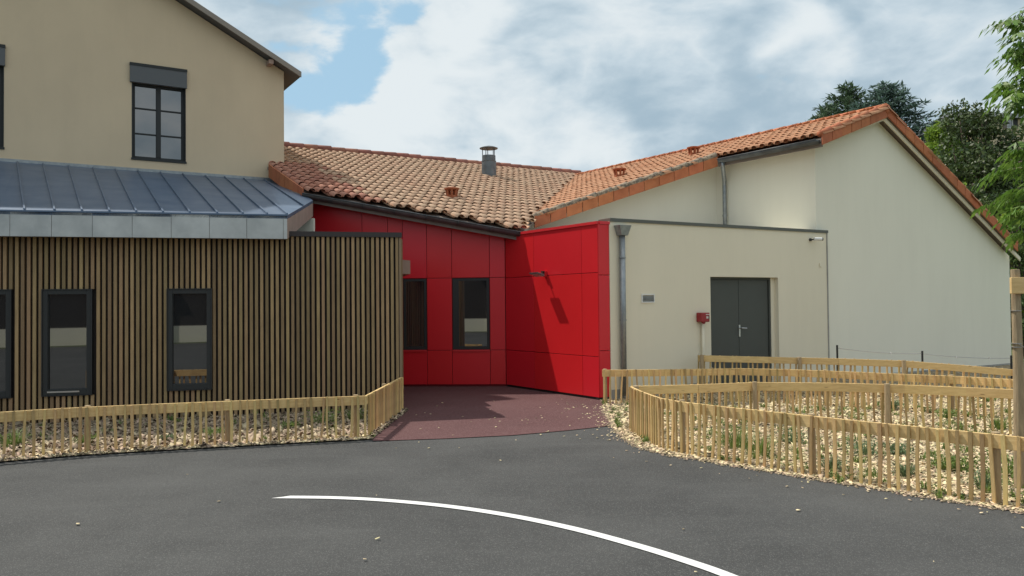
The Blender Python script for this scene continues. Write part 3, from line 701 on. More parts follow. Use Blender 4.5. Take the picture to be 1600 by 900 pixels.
# vent grille
va, vb = w5.S(1002, 473), w5.S(1022, 459.5)
gr = obj('vent_grille', MB().ring(w5, va[0], vb[0], va[1], vb[1], .016, .001, .018), M_whitep, box)
mb = MB(); nsl = 5
for k in range(nsl):
    z = va[1]+.02+(vb[1]-va[1]-.04)*(k+.5)/nsl; mb.hexa([w5.P(va[0]+.016, .014, z-.012), w5.P(vb[0]-.016, .014, z-.012), w5.P(vb[0]-.016, .003, z), w5.P(va[0]+.016, .003, z)], [w5.P(va[0]+.016, .014, z-.007), w5.P(vb[0]-.016, .014, z-.007), w5.P(vb[0]-.016, .003, z+.005), w5.P(va[0]+.016, .003, z+.005)])
obj('slats', mb, M_galv, gr)
# flood light on the red side
sl, zl = w4.S(853, 428)
fl = thing('floodlight', 'small flat floodlight on a short arm halfway up the sunlit red wall', 'floodlight', w4.P(sl, 0, zl))
obj('wall_plate', MB().wb(w4, sl-.035, sl+.035, .001, .05, zl-.05, zl+.05), M_redtrim, fl, bevel=.004)
obj('arm', MB().tube([w4.P(sl, .05, zl+.01), w4.P(sl, .16, zl-.01)], .012, 8).wb(w4, sl-.03, sl+.03, .05, .09, zl+.02, zl+.05), M_black, fl)
hd = obj('lamp_head', MB().hexa([w4.P(sl-.13, .27, zl+.0), w4.P(sl+.13, .27, zl+.0), w4.P(sl+.13, .13, zl-.05), w4.P(sl-.13, .13, zl-.05)], [w4.P(sl-.13, .28, zl+.025), w4.P(sl+.13, .28, zl+.025), w4.P(sl+.13, .13, zl-.005), w4.P(sl-.13, .13, zl-.005)]), mat('grey floodlight casing', (.16, .15, .15), .4), fl, bevel=.004)
obj('lens', MB().hexa([w4.P(sl-.11, .262, zl-.006), w4.P(sl+.11, .262, zl-.006), w4.P(sl+.11, .15, zl-.052), w4.P(sl-.11, .15, zl-.052)], [w4.P(sl-.11, .262, zl+.004), w4.P(sl+.11, .262, zl+.004), w4.P(sl+.11, .15, zl-.042), w4.P(sl-.11, .15, zl-.042)]), mat('clear lens', (.55, .45, .42), .1), hd)
# camera
sc_, zc_ = w5.S(1268, 374)
cm = thing('security_camera', 'small white security camera high on the cream annex wall near its right end', 'camera', w5.P(sc_, 0, zc_))
obj('mount', MB().lathe(w5.P(sc_-.05, .001, zc_-.01), [(.03, 0), (.03, .03), (.012, .04), (.012, .09)], 10, w5.n), M_black, cm)
bdy = obj('camera_body', MB().tube([w5.P(sc_-.045, .10, zc_), w5.P(sc_+.10, .16, zc_-.004)], .034, 14), M_whitep, cm, bevel=.004)
obj('camera_lens', MB().tube([w5.P(sc_+.10, .16, zc_-.004), w5.P(sc_+.118, .1675, zc_-.0045)], .031, 14), M_black, bdy)
ss_, zs_ = w5.S(1281, 414)
tag(obj('doorbell', MB().wb(w5, ss_-.022, ss_+.022, .001, .018, zs_-.04, zs_+.04).wb(w5, ss_-.012, ss_+.03, .018, .028, zs_-.04, zs_-.015), M_box, None, bevel=.003), 'tiny cream call button on the annex wall below the security camera', 'button')
# alarm box and conduit
sa_, za_ = w5.S(1101, 496, .10)
al = thing('alarm_box', 'red call box with a white label on a cream conduit beside the double door', 'alarm box', w5.P(sa_, 0, 0))
bx = obj('case', MB().wb(w5, sa_-.105, sa_+.095, .001, .13, za_-.08, za_+.085), M_alarm, al, bevel=.012)
obj('label_plate', MB().wb(w5, sa_+.0, sa_+.085, .131, .134, za_+.045, za_+.060).wb(w5, sa_+.01, sa_+.06, .131, .134, za_-.02, za_+.02), M_label, bx)
obj('window_slot', MB().wb(w5, sa_+.061, sa_+.082, .131, .134, za_-.03, za_+.03), M_black, bx)
obj('key_knob', MB().lathe(w5.P(sa_+.01, .06, za_-.115), [(.015, 0), (.035, .01), (.035, .035)], 10), M_alarm, al)
obj('conduit', MB().tube([w5.P(sa_, .05, .05), w5.P(sa_, .05, za_-.10)], .024, 10).tube([w5.P(sa_+.032, .05, .05), w5.P(sa_+.032, .05, za_-.1)], .010, 8), M_box, al, smooth=True)

# ------------------------------------------------------------------ old house
hc = onpl(444, 259, EA, nA); wh = Wall(hc, A1)
house = thing('old_house', 'two storey beige rendered house with grey tiled gable at the upper left', 'house', XY(wh.P(-3, 0, 0)))
v0 = wh.S(444, 112); v1 = wh.S(283, 6)
sl_h = (v1[1]-v0[1])/(v1[0]-v0[0]); s_peak = -10.5
def hz_(s): return v0[1]+(s)*sl_h*1.0
zpkh = hz_(s_peak)
prof = [(0, 2.0), (0, hz_(0)), (s_peak, zpkh), (2*s_peak, hz_(0)), (2*s_peak, 2.0)]
# wall with openings left by separate strips: openings are set into the face
ws = [wh.S(206, 250), wh.S(290, 130)]; 
wa, wb_ = wh.S(206, 130)[0], wh.S(290, 130)[0]; wz0 = wh.S(206, 247)[1]; wz1 = wh.S(206, 127)[1]
def gable_piece(mb, sa, sb, z0, z1f, th=.35):
    mb.hexa([wh.P(sa, 0, z0), wh.P(sb, 0, z0), wh.P(sb, -th, z0), wh.P(sa, -th, z0)], [wh.P(sa, 0, z1f(sa)), wh.P(sb, 0, z1f(sb)), wh.P(sb, -th, z1f(sb)), wh.P(sa, -th, z1f(sa))])
zt = lambda s: hz_(s) if s > s_peak else 2*zpkh-hz_(s) if False else zpkh-(s_peak-s)*(-sl_h)
ztop = lambda s: v0[1]+s*sl_h if s >= s_peak else zpkh+(s-s_peak)*(-sl_h)
wb2 = wh.S(6, 150)[0]; wa2 = wb2-(wb_-wa)
mb = MB()
gable_piece(mb, wb_, 0, 2.0, ztop); gable_piece(mb, wb2, wa, 2.0, ztop)
gable_piece(mb, s_peak, wb2, wz1, ztop) if s_peak > wa2 else None
if s_peak > wa2:
    gable_piece(mb, wa2, s_peak, wz1, ztop)
else:
    gable_piece(mb, wa2, wb2, wz1, ztop)
gable_piece(mb, wa, wb_, wz1, ztop); gable_piece(mb, wa, wb_, 2.0, lambda s: wz0); gable_piece(mb, wa2, wb2, 2.0, lambda s: wz0)
if s_peak < wa2: gable_piece(mb, s_peak, wa2, 2.0, ztop)
gable_piece(mb, 2*s_peak, min(s_peak, wa2), 2.0, ztop)
obj('gable_wall', mb, M_beige, house)
body = [(0, 2.0), (0, ztop(0)-.02), (s_peak, zpkh-.02), (2*s_peak, ztop(0)-.02), (2*s_peak, 2.0)]
obj('body_wall', MB().hexa([wh.P(s, -.36, z) for s, z in body], [wh.P(s, -9, z) for s, z in body]), M_beige, house)
# roof slopes with eaves
for side in (1, -1):
    s_e = .31 if side == 1 else 2*s_peak-.31
    zE = ztop(0)+(.31*sl_h); mb = MB()
    pts = [(s_peak, zpkh), (s_e, zE)]
    mb.hexa([wh.P(s_peak, .28, zpkh+.02), wh.P(s_e, .28, zE+.02), wh.P(s_e, -9.3, zE+.02), wh.P(s_peak, -9.3, zpkh+.02)], [wh.P(s_peak, .28, zpkh+.12), wh.P(s_e, .28, zE+.12), wh.P(s_e, -9.3, zE+.12), wh.P(s_peak, -9.3, zpkh+.12)])
    r_ = obj('roof', mb, mat('slate grey roof edge', (.11, .105, .10), .7), house)
    obj('barge_board', MB().hexa([wh.P(s_peak, .32, zpkh+.0), wh.P(s_e, .32, zE+.0), wh.P(s_e, .283, zE+.0), wh.P(s_peak, .283, zpkh+.0)], [wh.P(s_peak, .32, zpkh+.12), wh.P(s_e, .32, zE+.12), wh.P(s_e, .283, zE+.12), wh.P(s_peak, .283, zpkh+.12)]), mat('grey brown rake board', (.27, .235, .20), .8), r_)
    for k in range(3):
        s = (-.35 if side == 1 else 2*s_peak+.35)+(-side)*k*2.6; z = ztop(s)-.02 if True else 0
        obj('purlin', MB().wb(wh, s-.05, s+.05, .001, .27, z-.10, z-.01), M_timber_end, house)
def sun_on(Q, o):      # where the ray from Q to the sun meets the plane o metres behind the gable
    t = (wh.P(0, o, 0)-Q).dot(wh.n)/to_sun.dot(wh.n); q = Q+to_sun*t; return (q-wh.p).dot(wh.d), q.z
qa = [atY(-140, 330, 10.2), atY(0, 330, 10.7), atY(380, 333, 11.45), atY(462, 322, 13.2)]
pr_ = [sun_on(q, -1.2) for q in qa]
tw = [(-2.6, 6.0), (-2.6, pr_[3][1])]+[p for p in pr_[::-1] if p[0] < -2.65]+[(pr_[0][0]-3, pr_[0][1]), (pr_[0][0]-3, 6.0)]
obj('unseen_shade_wall', MB().hexa([wh.P(a, -1.2, b) for a, b in tw], [wh.P(a, -1.9, b) for a, b in tw]), M_beige, house)  # unseen wall, added out of view and shaped to shade the zinc roof
def old_window(s0, s1, z0, z1):
    f = MB(); f.ring(wh, s0+.015, s1-.015, z0+.01, z1-.0, .055, -.16, -.09)
    sm = (s0+s1)/2; f.wb(wh, sm-.045, sm+.045, -.155, -.08, z0+.065, z1-.055)
    for a, b in ((s0+.07, sm-.045), (sm+.045, s1-.07)):
        for k in (1, 2): z = z0+(z1-z0)*k/3+.01; f.wb(wh, a, b, -.15, -.10, z-.014, z+.014)
    w = obj('window', f, M_char, house, bevel=.003)
    obj('pane', MB().wb(wh, s0+.06, s1-.06, -.14, -.128, z0+.06, z1-.05), M_glass, w)
    obj('sill', MB().wb(wh, s0-.015, s1+.015, -.09, .02, z0-.03, z0+.012), M_char, w)
    obj('jamb_lining', MB().wb(wh, s0-.002, s0+.014, -.16, .006, z0+.013, z1), M_char, w)
    obj('jamb_lining', MB().wb(wh, s1-.014, s1+.002, -.16, .006, z0+.013, z1), M_char, w)
old_window(wa, wb_, wz0, wz1); old_window(wa2, wb2, wz0, wz1)
zb1 = wh.S(205, 99)[1]
for a, b in ((wa, wb_), (wa2, wb2)):
    sb = obj('shutter_box', MB().wb(wh, a-.04, b+.02, .001, .06, wz1-.02, zb1), mat('shutter box grey', (.095, .10, .105), .5), house, bevel=.004)
    obj('box_rim', MB().wb(wh, a-.045, b+.025, .001, .072, zb1-.045, zb1+.01), M_char, sb)
obj('wall_flashing', MB().wb(wh, 2*s_peak, -.25, .001, .03, wh.S(200, 262)[1]-.09, wh.S(200, 262)[1]), M_galv, house)

# ------------------------------------------------------------------ timber clad extension with zinc roof
ext = thing('timber_clad_extension', 'low extension clad in vertical timber slats under a zinc roof at left', 'building', XY(w2.P(-3, 0, 0)))
s2l = -8.2; ztc = w2.S(620, 371)[1]
side_d = Vector((-.27, 1, 0)).normalized()
c0 = w2.P(0, -.07, 0)
bp = [w2.P(s2l, -.07, 0), c0, c0+side_d*3.55, w2.P(s2l, -3.3, 0)]
obj('rear_wall', MB().prism(bp, 0, ztc+.01), M_back, ext)
wx = [(-130, -60), (-60, 17), (67, 143), (262, 330)]
wins = []
for (xa, xb), (yt, yb) in zip(wx[1:], ((453, 621), (453, 617), (453, 608.5))):
    a, z1 = w2.S(xa, yt); b, z1b = w2.S(xb, yt); z0 = w2.S((xa+xb)/2 if xa > 0 else 5, yb)[1]; wins.append((a, b, z0, (w2.S(105, yt)[1])))
mb = MB(); pit = .0725; s = s2l
while s < -.03:
    wd = .0415
    segs = [(.03, ztc)]
    for a, b, z0, z1 in wins:
        if s+wd > a-.01 and s < b+.01: segs = [(.03, z0-.012), (z1+.012, ztc)]
    for za, zb in segs:
        mb.wb(w2, s, s+wd, -.045+random.uniform(-.002, .002), random.uniform(-.003, .003), za, zb)
    s += pit
obj('slat_cladding', mb, M_slat, ext)
obj('corner_slat', MB().wb(w2, -.028, .004, -.069, .003, .03, ztc), mat('light corner slat', (.25, .18, .11), .7), ext)
mb = MB(); s = .1     # side cladding
wsd = Wall(c0, math.degrees(math.atan2(side_d.y, side_d.x)))
while s < 3.4: mb.wb(wsd, s, s+.044, .001, .045, .03, ztc-.01); s += pit
obj('side_cladding', mb, M_slat, ext)
for i, (a, b, z0, z1) in enumerate(wins):
    w = window(w2, a, b, z0, z1, ext, o=.012, t=.062 if i else .06, depth=.075, glass_in=.055)
    obj('frame_lip', MB().ring(w2, a-.012, b+.012, z0-.012, z1+.012, .012, -.04, .024), M_black, w)
    if i == 1: obj('threshold_strip', MB().wb(w2, a+.06, a+.46, .0125, .022, z0+.035, z0+.055), M_chrome, w)
obj('cap_flashing', MB().wb(w2, w2.S(448, 370)[0], .015, -.4, .025, ztc+.001, ztc+.075), M_cap, ext)
# zinc roof: ruled between fascia top and house wall
wf = Wall(w2.P(0, .22, 0), 13.9)                       # fascia plane
sfR = wf.S(449, 350)[0]; zft = wf.S(225, 332.5)[1]; zfb = wf.S(225, 371)[1]
tops = [(-150, 240), (-90, 247), (-15, 254), (27, 257), (67, 260), (107, 262), (145, 265), (180, 268), (215, 271), (250, 272), (285, 275), (320, 277), (350, 279), (380, 281), (410, 283.5)]
bots = [-90, -50, -5, 38, 85, 128, 171, 213, 255, 297, 340, 380, 418]
zj = wh.S(200, 262)[1]-.06
T = [wh.P(wh.S(x, y)[0], .03, zj) for x, y in tops[:13]]
B = [wf.P(wf.S(x, 332)[0], .0, zft) for x in bots]
B.append(wf.P(sfR, 0, zft)); T.append(wh.P(wh.S(380, 281)[0], .03, zj))
tipR = atY(489, 313, e0.y-.45); B.append(wf.P(sfR, 0, zft)*.45+tipR*.55); T.append(wh.P(wh.S(412, 283)[0], .03, zj))
B.append(tipR); T.append(wh.P(wh.S(446, 286)[0], .03, zj))
mb = MB()
for i in range(len(T)-1): mb.hexa([B[i]-Z*.05, B[i+1]-Z*.05, T[i+1]-Z*.05, T[i]-Z*.05], [B[i], B[i+1], T[i+1], T[i]])
zr_ = obj('zinc_roof', mb, M_zinc, ext)
mb = MB()
for i in range(len(T)-1):
    d = (T[i]-B[i]).normalized(); sd_ = d.cross(Z).normalized()*.011
    b0, t0 = B[i]+d*.02, T[i]-d*.04
    mb.hexa([b0-sd_, b0+sd_, t0+sd_, t0-sd_], [b0-sd_+Z*.032, b0+sd_+Z*.032, t0+sd_+Z*.032, t0-sd_+Z*.032])
obj('standing_seams', mb, M_zinc, zr_)
# fascia, in sheets
mb = MB(); s = -9.2
while s < sfR-.001:
    e = min(s+.50, sfR); mb.wb(wf, s+.003, e-.003, -.012, .0, zfb, zft-.012); s = e
fa = obj('zinc_fascia', mb, M_zincf, ext)
obj('fascia_core', MB().wb(wf, -9.2, sfR-.004, -.18, -.0125, zfb+.004, zft-.055), M_soff, ext)
obj('drip_edge', MB().wb(wf, -9.2, sfR+.004, -.03, .014, zft-.012, zft+.010), M_zinc, ext)
# end boarding of the zinc roof
pA, pB = wf.P(sfR-.002, -.013, 0), XY(tipR)
mb = MB(); off = (pB-pA).normalized(); nn = Vector((off.y, -off.x, 0))*.02
mb.hexa([(*(pA).xy, zfb), (*(pB).xy, tipR.z-.30), (*(pB-nn).xy, tipR.z-.30), (*(pA-nn).xy, zfb)], [(*(pA).xy, zft-.055), (*(pB).xy, tipR.z-.052), (*(pB-nn).xy, tipR.z-.052), (*(pA-nn).xy, zft-.055)])
obj('end_board', mb, M_timber_end, ext)
ua, ub_ = atY(440, 350, 14.7), atY(490, 350, 14.7); uz = atY(470, 341, 14.7).z
obj('upstand_wall', MB().hexa([(ua.x, 14.7, ztc-.2), (ub_.x, 14.7, ztc-.2), (ub_.x, 14.8, ztc-.2), (ua.x, 14.8, ztc-.2)], [(ua.x, 14.7, uz), (ub_.x, 14.7, uz), (ub_.x, 14.8, uz), (ua.x, 14.8, uz)]), M_white, ext)
# little canopy on the side wall
pc = atY(628, 405, 13.2); 
cn = Wall(Vector((c0.x, c0.y, 0))+side_d*1.0, A2)
sc0, zc1 = cn.S(641, 407); zc0 = cn.S(641, 428)[1]
obj('canopy', MB().hexa([cn.P(-.3, 0, zc0), cn.P(sc0, 0, zc0), cn.P(sc0, -1.2, zc0), cn.P(-.3, -1.2, zc0)], [cn.P(-.3, 0, zc1+.05), cn.P(sc0, 0, zc1), cn.P(sc0, -1.2, zc1), cn.P(-.3, -1.2, zc1+.05)]), M_timber_end, ext)

# ------------------------------------------------------------------ picket fences
def picket_mesh(k, h=.56):
    r_ = random.Random(k); w, t = r_.uniform(.022, .031), .019; bend = r_.uniform(-.012, .012); cut = r_.uniform(-.006, .006)
    vs = []
    for z, dx in ((-.06, 0), (h*.5, bend), (h, bend*.3)):
        zz = z
        vs += [(-w/2+dx, -t, zz+(cut if z == h else 0)), (w/2+dx, -t, zz-(cut if z == h else 0)), (w/2+dx, 0, zz-(cut if z == h else 0)), (-w/2+dx, 0, zz+(cut if z == h else 0))]
    fs = [(3, 2, 1, 0), (8, 9, 10, 11)]
    for a in (0, 4):
        for i in range(4): fs.append((a+i, a+(i+1) % 4, a+4+(i+1) % 4, a+4+i))
    me = bpy.data.meshes.new('picket'); me.from_pydata(vs, [], fs); me.materials.append(M_pick); return me
PM = [picket_mesh(k) for k in range(9)]
def fence(label, pts, rail_side, h=.54, spacing=.086, posts=1.6, grp='low picket fences round the planting beds', zs=None, post_side=None, lean=1.0, post_round=True):
    """pts: plan polyline; rail_side +1/-1: which side of the pickets (left of travel = +1) carries the rail"""
    pts = [Vector((p[0], p[1], 0)) for p in pts]; zs = zs or [0]*len(pts)
    root = thing('picket_fence', label, 'fence', (pts[0].x, pts[0].y, 0), grp)
    acc = 0.0; cnt = 0
    nxt = 0.02; pn = .05
    for i in range(len(pts)-1):
        a, b = pts[i], pts[i+1]; L = (b-a).length; d = (b-a)/L; side = Vector((-d.y, d.x, 0))*rail_side
        zf = lambda t: zs[i]+(zs[i+1]-zs[i])*t/L
        # rail
        r0_, r1_ = a+side*.003-d*(.0), b+side*.003; z0, z1 = zf(0), zf(L); rh = .108
        rr = MB().hexa([(*r0_.xy, z0+h-rh), (*r1_.xy, z1+h-rh), (*(r1_+side*.024).xy, z1+h-rh), (*(r0_+side*.024).xy, z0+h-rh)], [(*r0_.xy, z0+h), (*r1_.xy, z1+h), (*(r1_+side*.024).xy, z1+h), (*(r0_+side*.024).xy, z0+h)])
        ro = obj('rail', rr, M_wood, root, bevel=.003)
        t = nxt-acc
        while t < L:
            p = a+d*t; o = bpy.data.objects.new('picket', PM[random.randrange(9)]); C.objects.link(o); o.parent = root
            o.location = (p.x-root.location.x, p.y-root.location.y, zf(t)+random.uniform(-.004, .006)+h-.56)
            ang = math.atan2(d.y, d.x)+(0 if rail_side > 0 else math.pi)
            o.rotation_euler = (random.gauss(0, .006), random.gauss(0, .028)*lean, ang+random.gauss(0, .05)); cnt += 1
            t += spacing*random.uniform(.86, 1.14)
        nxt = acc+t
        t = pn-acc
        while t < L:
            p = a+d*t+side*(.027+.032); zp = zf(t); r1 = random.uniform(.030, .036)
            obj('post', MB().tube([(p.x, p.y, zp-.05), (p.x+random.uniform(-.005, .005), p.y, zp+h+.012)], [r1, r1*.96], 10), M_post, root, smooth=False, bevel=.004)
            t += posts
        pn = acc+t; acc += L
    return root
# left fence: travels to the right, pickets to the camera, rail behind (left of travel)
fence('picket fence curving along the timber clad wall at the left of the yard', smooth_line(FL[:-1], 2)[:-1]+[FL[-2], FL[-1]], 1, h=.515, spacing=.088, posts=1.45)
fa_px = [(985, 673), (1030, 700), (1100, 716), (1200, 733), (1290, 748), (1395, 765), (1500, 781), (1610, 799), (1720, 817)]
FA = [gnd(*p) for p in fa_px]
FA2 = smooth_line(FA, 2)
fence('nearest picket fence bordering the asphalt at the lower right', FA2, 1, h=.55, spacing=.080, posts=1.5)
def top_at(px, py, z): d = ray(px, py); return EY+d*((z-EYE)/d.z)
FB0 = [FA[0]+Vector((.02, .05, 0))]+[XY(top_at(x, y, .55)) for x, y in ((1090, 600.5), (1180, 597), (1300, 598), (1413, 601), (1510, 605), (1620, 610))]
fence('back side of the front right enclosure, its smooth plank rail facing the yard', FB0, -1, h=.55, spacing=.09, posts=1.62)
FB = [XY(top_at(x, y, .54)) for x, y in ((941, 578), (1010, 577.5), (1090, 576.5), (1150, 575.5), (1230, 577), (1310, 580), (1400, 584), (1500, 588), (1640, 596))]
fence('middle picket fence starting at the corner of the red wall, pickets facing the yard', FB, 1, h=.54, spacing=.088, posts=1.7)
FCt = [atY(1091, 555, 13.75), atY(1200, 557.5, 13.6), atY(1310, 560, 13.3), atY(1413, 563.5, 13.1), atY(1500, 570, 12.9), atY(1640, 582, 12.6)]
FC = [Vector((p.x, p.y, 0)) for p in FCt]
fence('rearmost picket fence in front of the grey double door', FC, -1, h=.55, spacing=.09, posts=1.62, zs=[p.z-.55 for p in FCt])

# low electric wire in front of the big gable
we = thing('wire_fence', 'low wire strung on short dark stakes in front of the blank gable', 'fence', gnd(1308, 590))
wp = []
for x, y, Y in ((1308, 541, 13.9), (1441, 550, 14.3), (1580, 557, 14.8), (1640, 558, 15.0)):
    p = atY(x, y, Y); wp.append(p); obj('stake', MB().tube([(p.x, p.y, 0), (p.x, p.y, p.z+.02)], .018, 8), M_black, we)
pth = []
for i in range(len(wp)-1):
    for k in range(8):
        t = k/8; q = wp[i].lerp(wp[i+1], t); q = q-Z*(.10*t*(1-t)*4*.3+.03); pth.append(q)
obj('wire', MB().tube(pth, .006, 5), M_wire, we)
mb = MB()
for i in range(5, len(pth)-1, 3): mb.tube([pth[i]-Z*.02, pth[i]+Z*.02], .012, 6)
obj('insulators', mb, M_whitep, we)

# ------------------------------------------------------------------ loose chips
def slabs(n, sampler, lmin, lmax, tilt, z0, wr=.45, th=.006):
    P = np.array([sampler() for _ in range(n)]); a = rng.uniform(0, 2*np.pi, n); L = rng.uniform(lmin, lmax, n)/2; W = L*rng.uniform(.3, wr*2, n)
    tx = rng.normal(0, tilt, n); ty = rng.normal(0, tilt, n); V = []
    ux = np.stack([np.cos(a), np.sin(a), tx], 1); uy = np.stack([-np.sin(a), np.cos(a), ty], 1)
    zc = P[:, 2]+z0+np.abs(tx)*L+np.abs(ty)*W
    c = np.stack([P[:, 0], P[:, 1], zc], 1)
    for sx, sy in ((-1, -1), (1, -1), (1, 1), (-1, 1)):
        V.append(c+ux*(L*sx*rng.uniform(.7, 1.1, n))[:, None]+uy*(W*sy*rng.uniform(.6, 1.1, n))[:, None])
    top = np.stack(V, 1); up = np.array([0, 0, th]); bot = top-up
    return top, bot
def slab_mesh(name, top, bot, m):
    n = len(top); V = np.concatenate([bot, top], 1).reshape(-1, 3)
    fq = np.array([[4, 5, 6, 7], [0, 1, 5, 4], [1, 2, 6, 5], [2, 3, 7, 6], [3, 0, 4, 7]]); Fc = (fq[None]+(np.arange(n)*8)[:, None, None]).reshape(-1, 4)
    me = bpy.data.meshes.new(name); me.vertices.add(len(V)); me.vertices.foreach_set('co', V.ravel()); me.loops.add(Fc.size); me.loops.foreach_set('vertex_index', Fc.ravel())
    me.polygons.add(len(Fc)); me.polygons.foreach_set('loop_start', np.arange(0, Fc.size, 4)); me.polygons.foreach_set('loop_total', np.full(len(Fc), 4)); me.update(calc_edges=True)
    me.materials.append(m); o = bpy.data.objects.new(name, me); C.objects.link(o); return o
chip_in = [(p.x, p.y) for p in chip_poly]
def samp_chip():
    while True:
        Y = 5.6+8.6*random.random()**1.35; x = random.uniform(.10, .72)*Y
        if inside(chip_in, x, Y): return (x, Y, .004)
t, b = slabs(42000, samp_chip, .016, .052, .25, .004)
setting(slab_mesh('wood_chips', t, b, M_chips), 'stuff')
bedL = [(p.x, p.y) for p in edgeL]+[(w2.P(.1, -.02, 0).x, w2.P(.1, -.02, 0).y), (w2.P(-8.2, -.02, 0).x, w2.P(-8.2, -.02, 0).y)]
marg = [(p.x, p.y) for p in edgeL[:-1]]+[(p.x, p.y) for p in frontL[::-1]]
def samp_in(poly, x0, x1, y0, y1, z):
    def f():
        while True:
            x, y = random.uniform(x0, x1), random.uniform(y0, y1)
            if inside(poly, x, y): return (x, y, z)
    return f
t, b = slabs(15000, samp_in(bedL, -7.6, -1.4, 7.5, 12, .012), .03, .075, .35, .005)
setting(slab_mesh('bark_mulch', t, b, M_mulch), 'stuff')
t, b = slabs(2600, samp_in(marg, -7.6, -1.4, 7.5, 12, .016), .015, .04, .28, .006)
setting(slab_mesh('pale_wood_chips', t, b, M_chips), 'stuff')
def samp_litter():
    while True:
        if random.random() < .88:
            q = edgeA[random.randrange(len(edgeA)-12)]; r_ = abs(random.gauss(0, .28)) if random.random() < .6 else abs(random.gauss(0, .8)); an = random.uniform(0, 6.28)
            x, y = q.x+r_*math.cos(an), q.y+r_*math.sin(an)
            if y < 9.2 and random.random() < .85: continue
        else:
            x, y = random.uniform(-3.4, 3.5), random.uniform(4.5, 13)
            if y < 9 and random.random() < .7: continue
        if not inside(chip_in, x, y) and not inside(bedL, x, y): return (x, y, .010)
t, b = slabs(230, samp_litter, .014, .034, .12, .003, th=.004)
setting(slab_mesh('scattered_chips', t, b, M_chips), 'stuff')
# grit along the asphalt edge
def samp_edge(line, k=.05):
    def f():
        q = line[random.randrange(len(line))]; return (q.x+random.gauss(0, k), q.y+random.gauss(0, k), .006)
    return f
t, b = slabs(1500, samp_edge([e_*(1-k/6)+f_*(k/6) for e_, f_ in zip(edgeA[3:-1], edgeA[4:]) for k in range(6)], .03), .01, .03, .2, .002, th=.006)
setting(slab_mesh('edge_grit', t, b, M_mulch), 'stuff')

# ------------------------------------------------------------------ plants in the beds
def blades(c, n, h, spread, lean=.6, w=.006):
    Q = []
    for _ in range(n):
        a = random.uniform(0, 6.283); r_ = spread*random.random()**.7*.4; p = Vector((c[0]+math.cos(a)*r_, c[1]+math.sin(a)*r_, c[2]))
        hh = h*random.uniform(.45, 1.1); o = Vector((math.cos(a), math.sin(a), 0))*spread*random.uniform(.1, lean); s = Vector((-math.sin(a), math.cos(a), 0))*w*random.uniform(.6, 1.3)
        m = p+o*.4+Z*hh*.6; e = p+o+Z*hh
        Q.append([p-s, p+s, m+s, m-s]); Q.append([m-s, m+s, e+s*.15, e-s*.15])
    return [[tuple(v) for v in q] for q in Q]
def leaflets(c, n, rad, h, size):
    Q = []
    for _ in range(n):
        a = random.uniform(0, 6.283); r_ = rad*random.random()**.5; z = h*random.uniform(.15, 1)
        p = Vector((c[0]+math.cos(a)*r_*(.4+.6*z/h), c[1]+math.sin(a)*r_*(.4+.6*z/h), c[2]+z)); d = Vector((random.gauss(0, 1), random.gauss(0, 1), random.gauss(.5, .6))).normalized(); s = d.orthogonal().normalized(); s.rotate(Matrix.Rotation(random.uniform(0, 6.28), 3, d))
        L = size*random.uniform(.6, 1.2); Q.append([tuple(p), tuple(p+d*L*.5+s*L*.28), tuple(p+d*L), tuple(p+d*L*.5-s*L*.28)])
    return Q
plants = [
 (1150, 700, 'spindly green weed just inside the near fence, left of all the others there', .30, M_weed, 1),
 (1185, 712, 'wispy weed between near fence pickets by its second post', .30, M_weed, 1),
 (1238, 693, 'low leafy seedling amid chips, nearest the fence bend', .18, M_sage, 0),
 (1350, 712, 'round grey green seedling in the chips below the rear plank rail post', .22, M_sage, 0),
 (1405, 712, 'small spiky seedling in the middle of the front enclosure', .15, M_sage, 0),
 (1415, 745, 'silvery spiky seedling close to the near fence', .16, M_sage, 1),
 (1478, 735, 'wide dark green seedling between near fence and stake', .20, M_weed, 0),
 (1502, 738, 'dark leafy seedling behind the near fence, right beside a wider one', .18, M_weed, 0),
 (1575, 745, 'bushy green seedling at the foot of the tree stake', .24, M_weed, 0),
 (1540, 765, 'pale yellow green weed against the pickets before the stake', .18, M_sage, 1),
 (1300, 735, 'thin pale weed at the edge pickets midway along the near fence', .16, M_sage, 1),
 (1480, 655, 'seedling behind the front enclosure plank rail', .18, M_weed, 0),
 (1560, 672, 'grassy clump right behind the plank rail near the stake', .20, M_weed, 1),
 (1395, 640, 'sparse green seedling between two back fences', .18, M_sage, 0),
 (18, 700, 'tall grass clump behind the far left pickets', .26, M_weed, 1),
 (132, 697, 'weed growing at the second post of the left fence', .15, M_weed, 1),
 (262, 690, 'yellowish weed behind the left fence pickets', .10, M_sage, 1),
 (335, 683, 'leafy yellow green weed before the third left fence post', .14, M_weed, 0),
 (455, 672, 'low green weed in the bark bed', .14, M_weed, 0),
 (508, 664, 'largest bushy weed in the left bed, near the fence corner', .26, M_weed, 0),
 (556, 658, 'slender weed behind the left fence corner', .22, M_weed, 1)]
for px, py, lab, h, m_, kind in plants:
    p = gnd(px, py); r_ = thing('garden_plant', lab, 'plant', (p.x, p.y, 0), 'small plants and weeds in the beds')
    Q = blades(p, 110 if kind else 30, h*.85, h*1.1, w=.004) + leaflets(p, 90 if kind else 320, h*1.15, h*.7, .032)
    quads('leaves', Q, m_, r_); obj('stem', MB().tube([(p.x, p.y, 0), (p.x+.01, p.y, h*.7)], .004, 5), m_, r_)
Q = []
for _ in range(330):
    x, y, z = samp_chip()
    if y < 12.5:
        g_ = random.uniform(.04, .11); Q += blades((x, y, 0), 9, g_, .08); Q += leaflets((x, y, 0), 45, random.uniform(.05, .13), g_*.8, .022)
f_ = samp_in(bedL, -7.6, -1.4, 7.5, 12, 0)
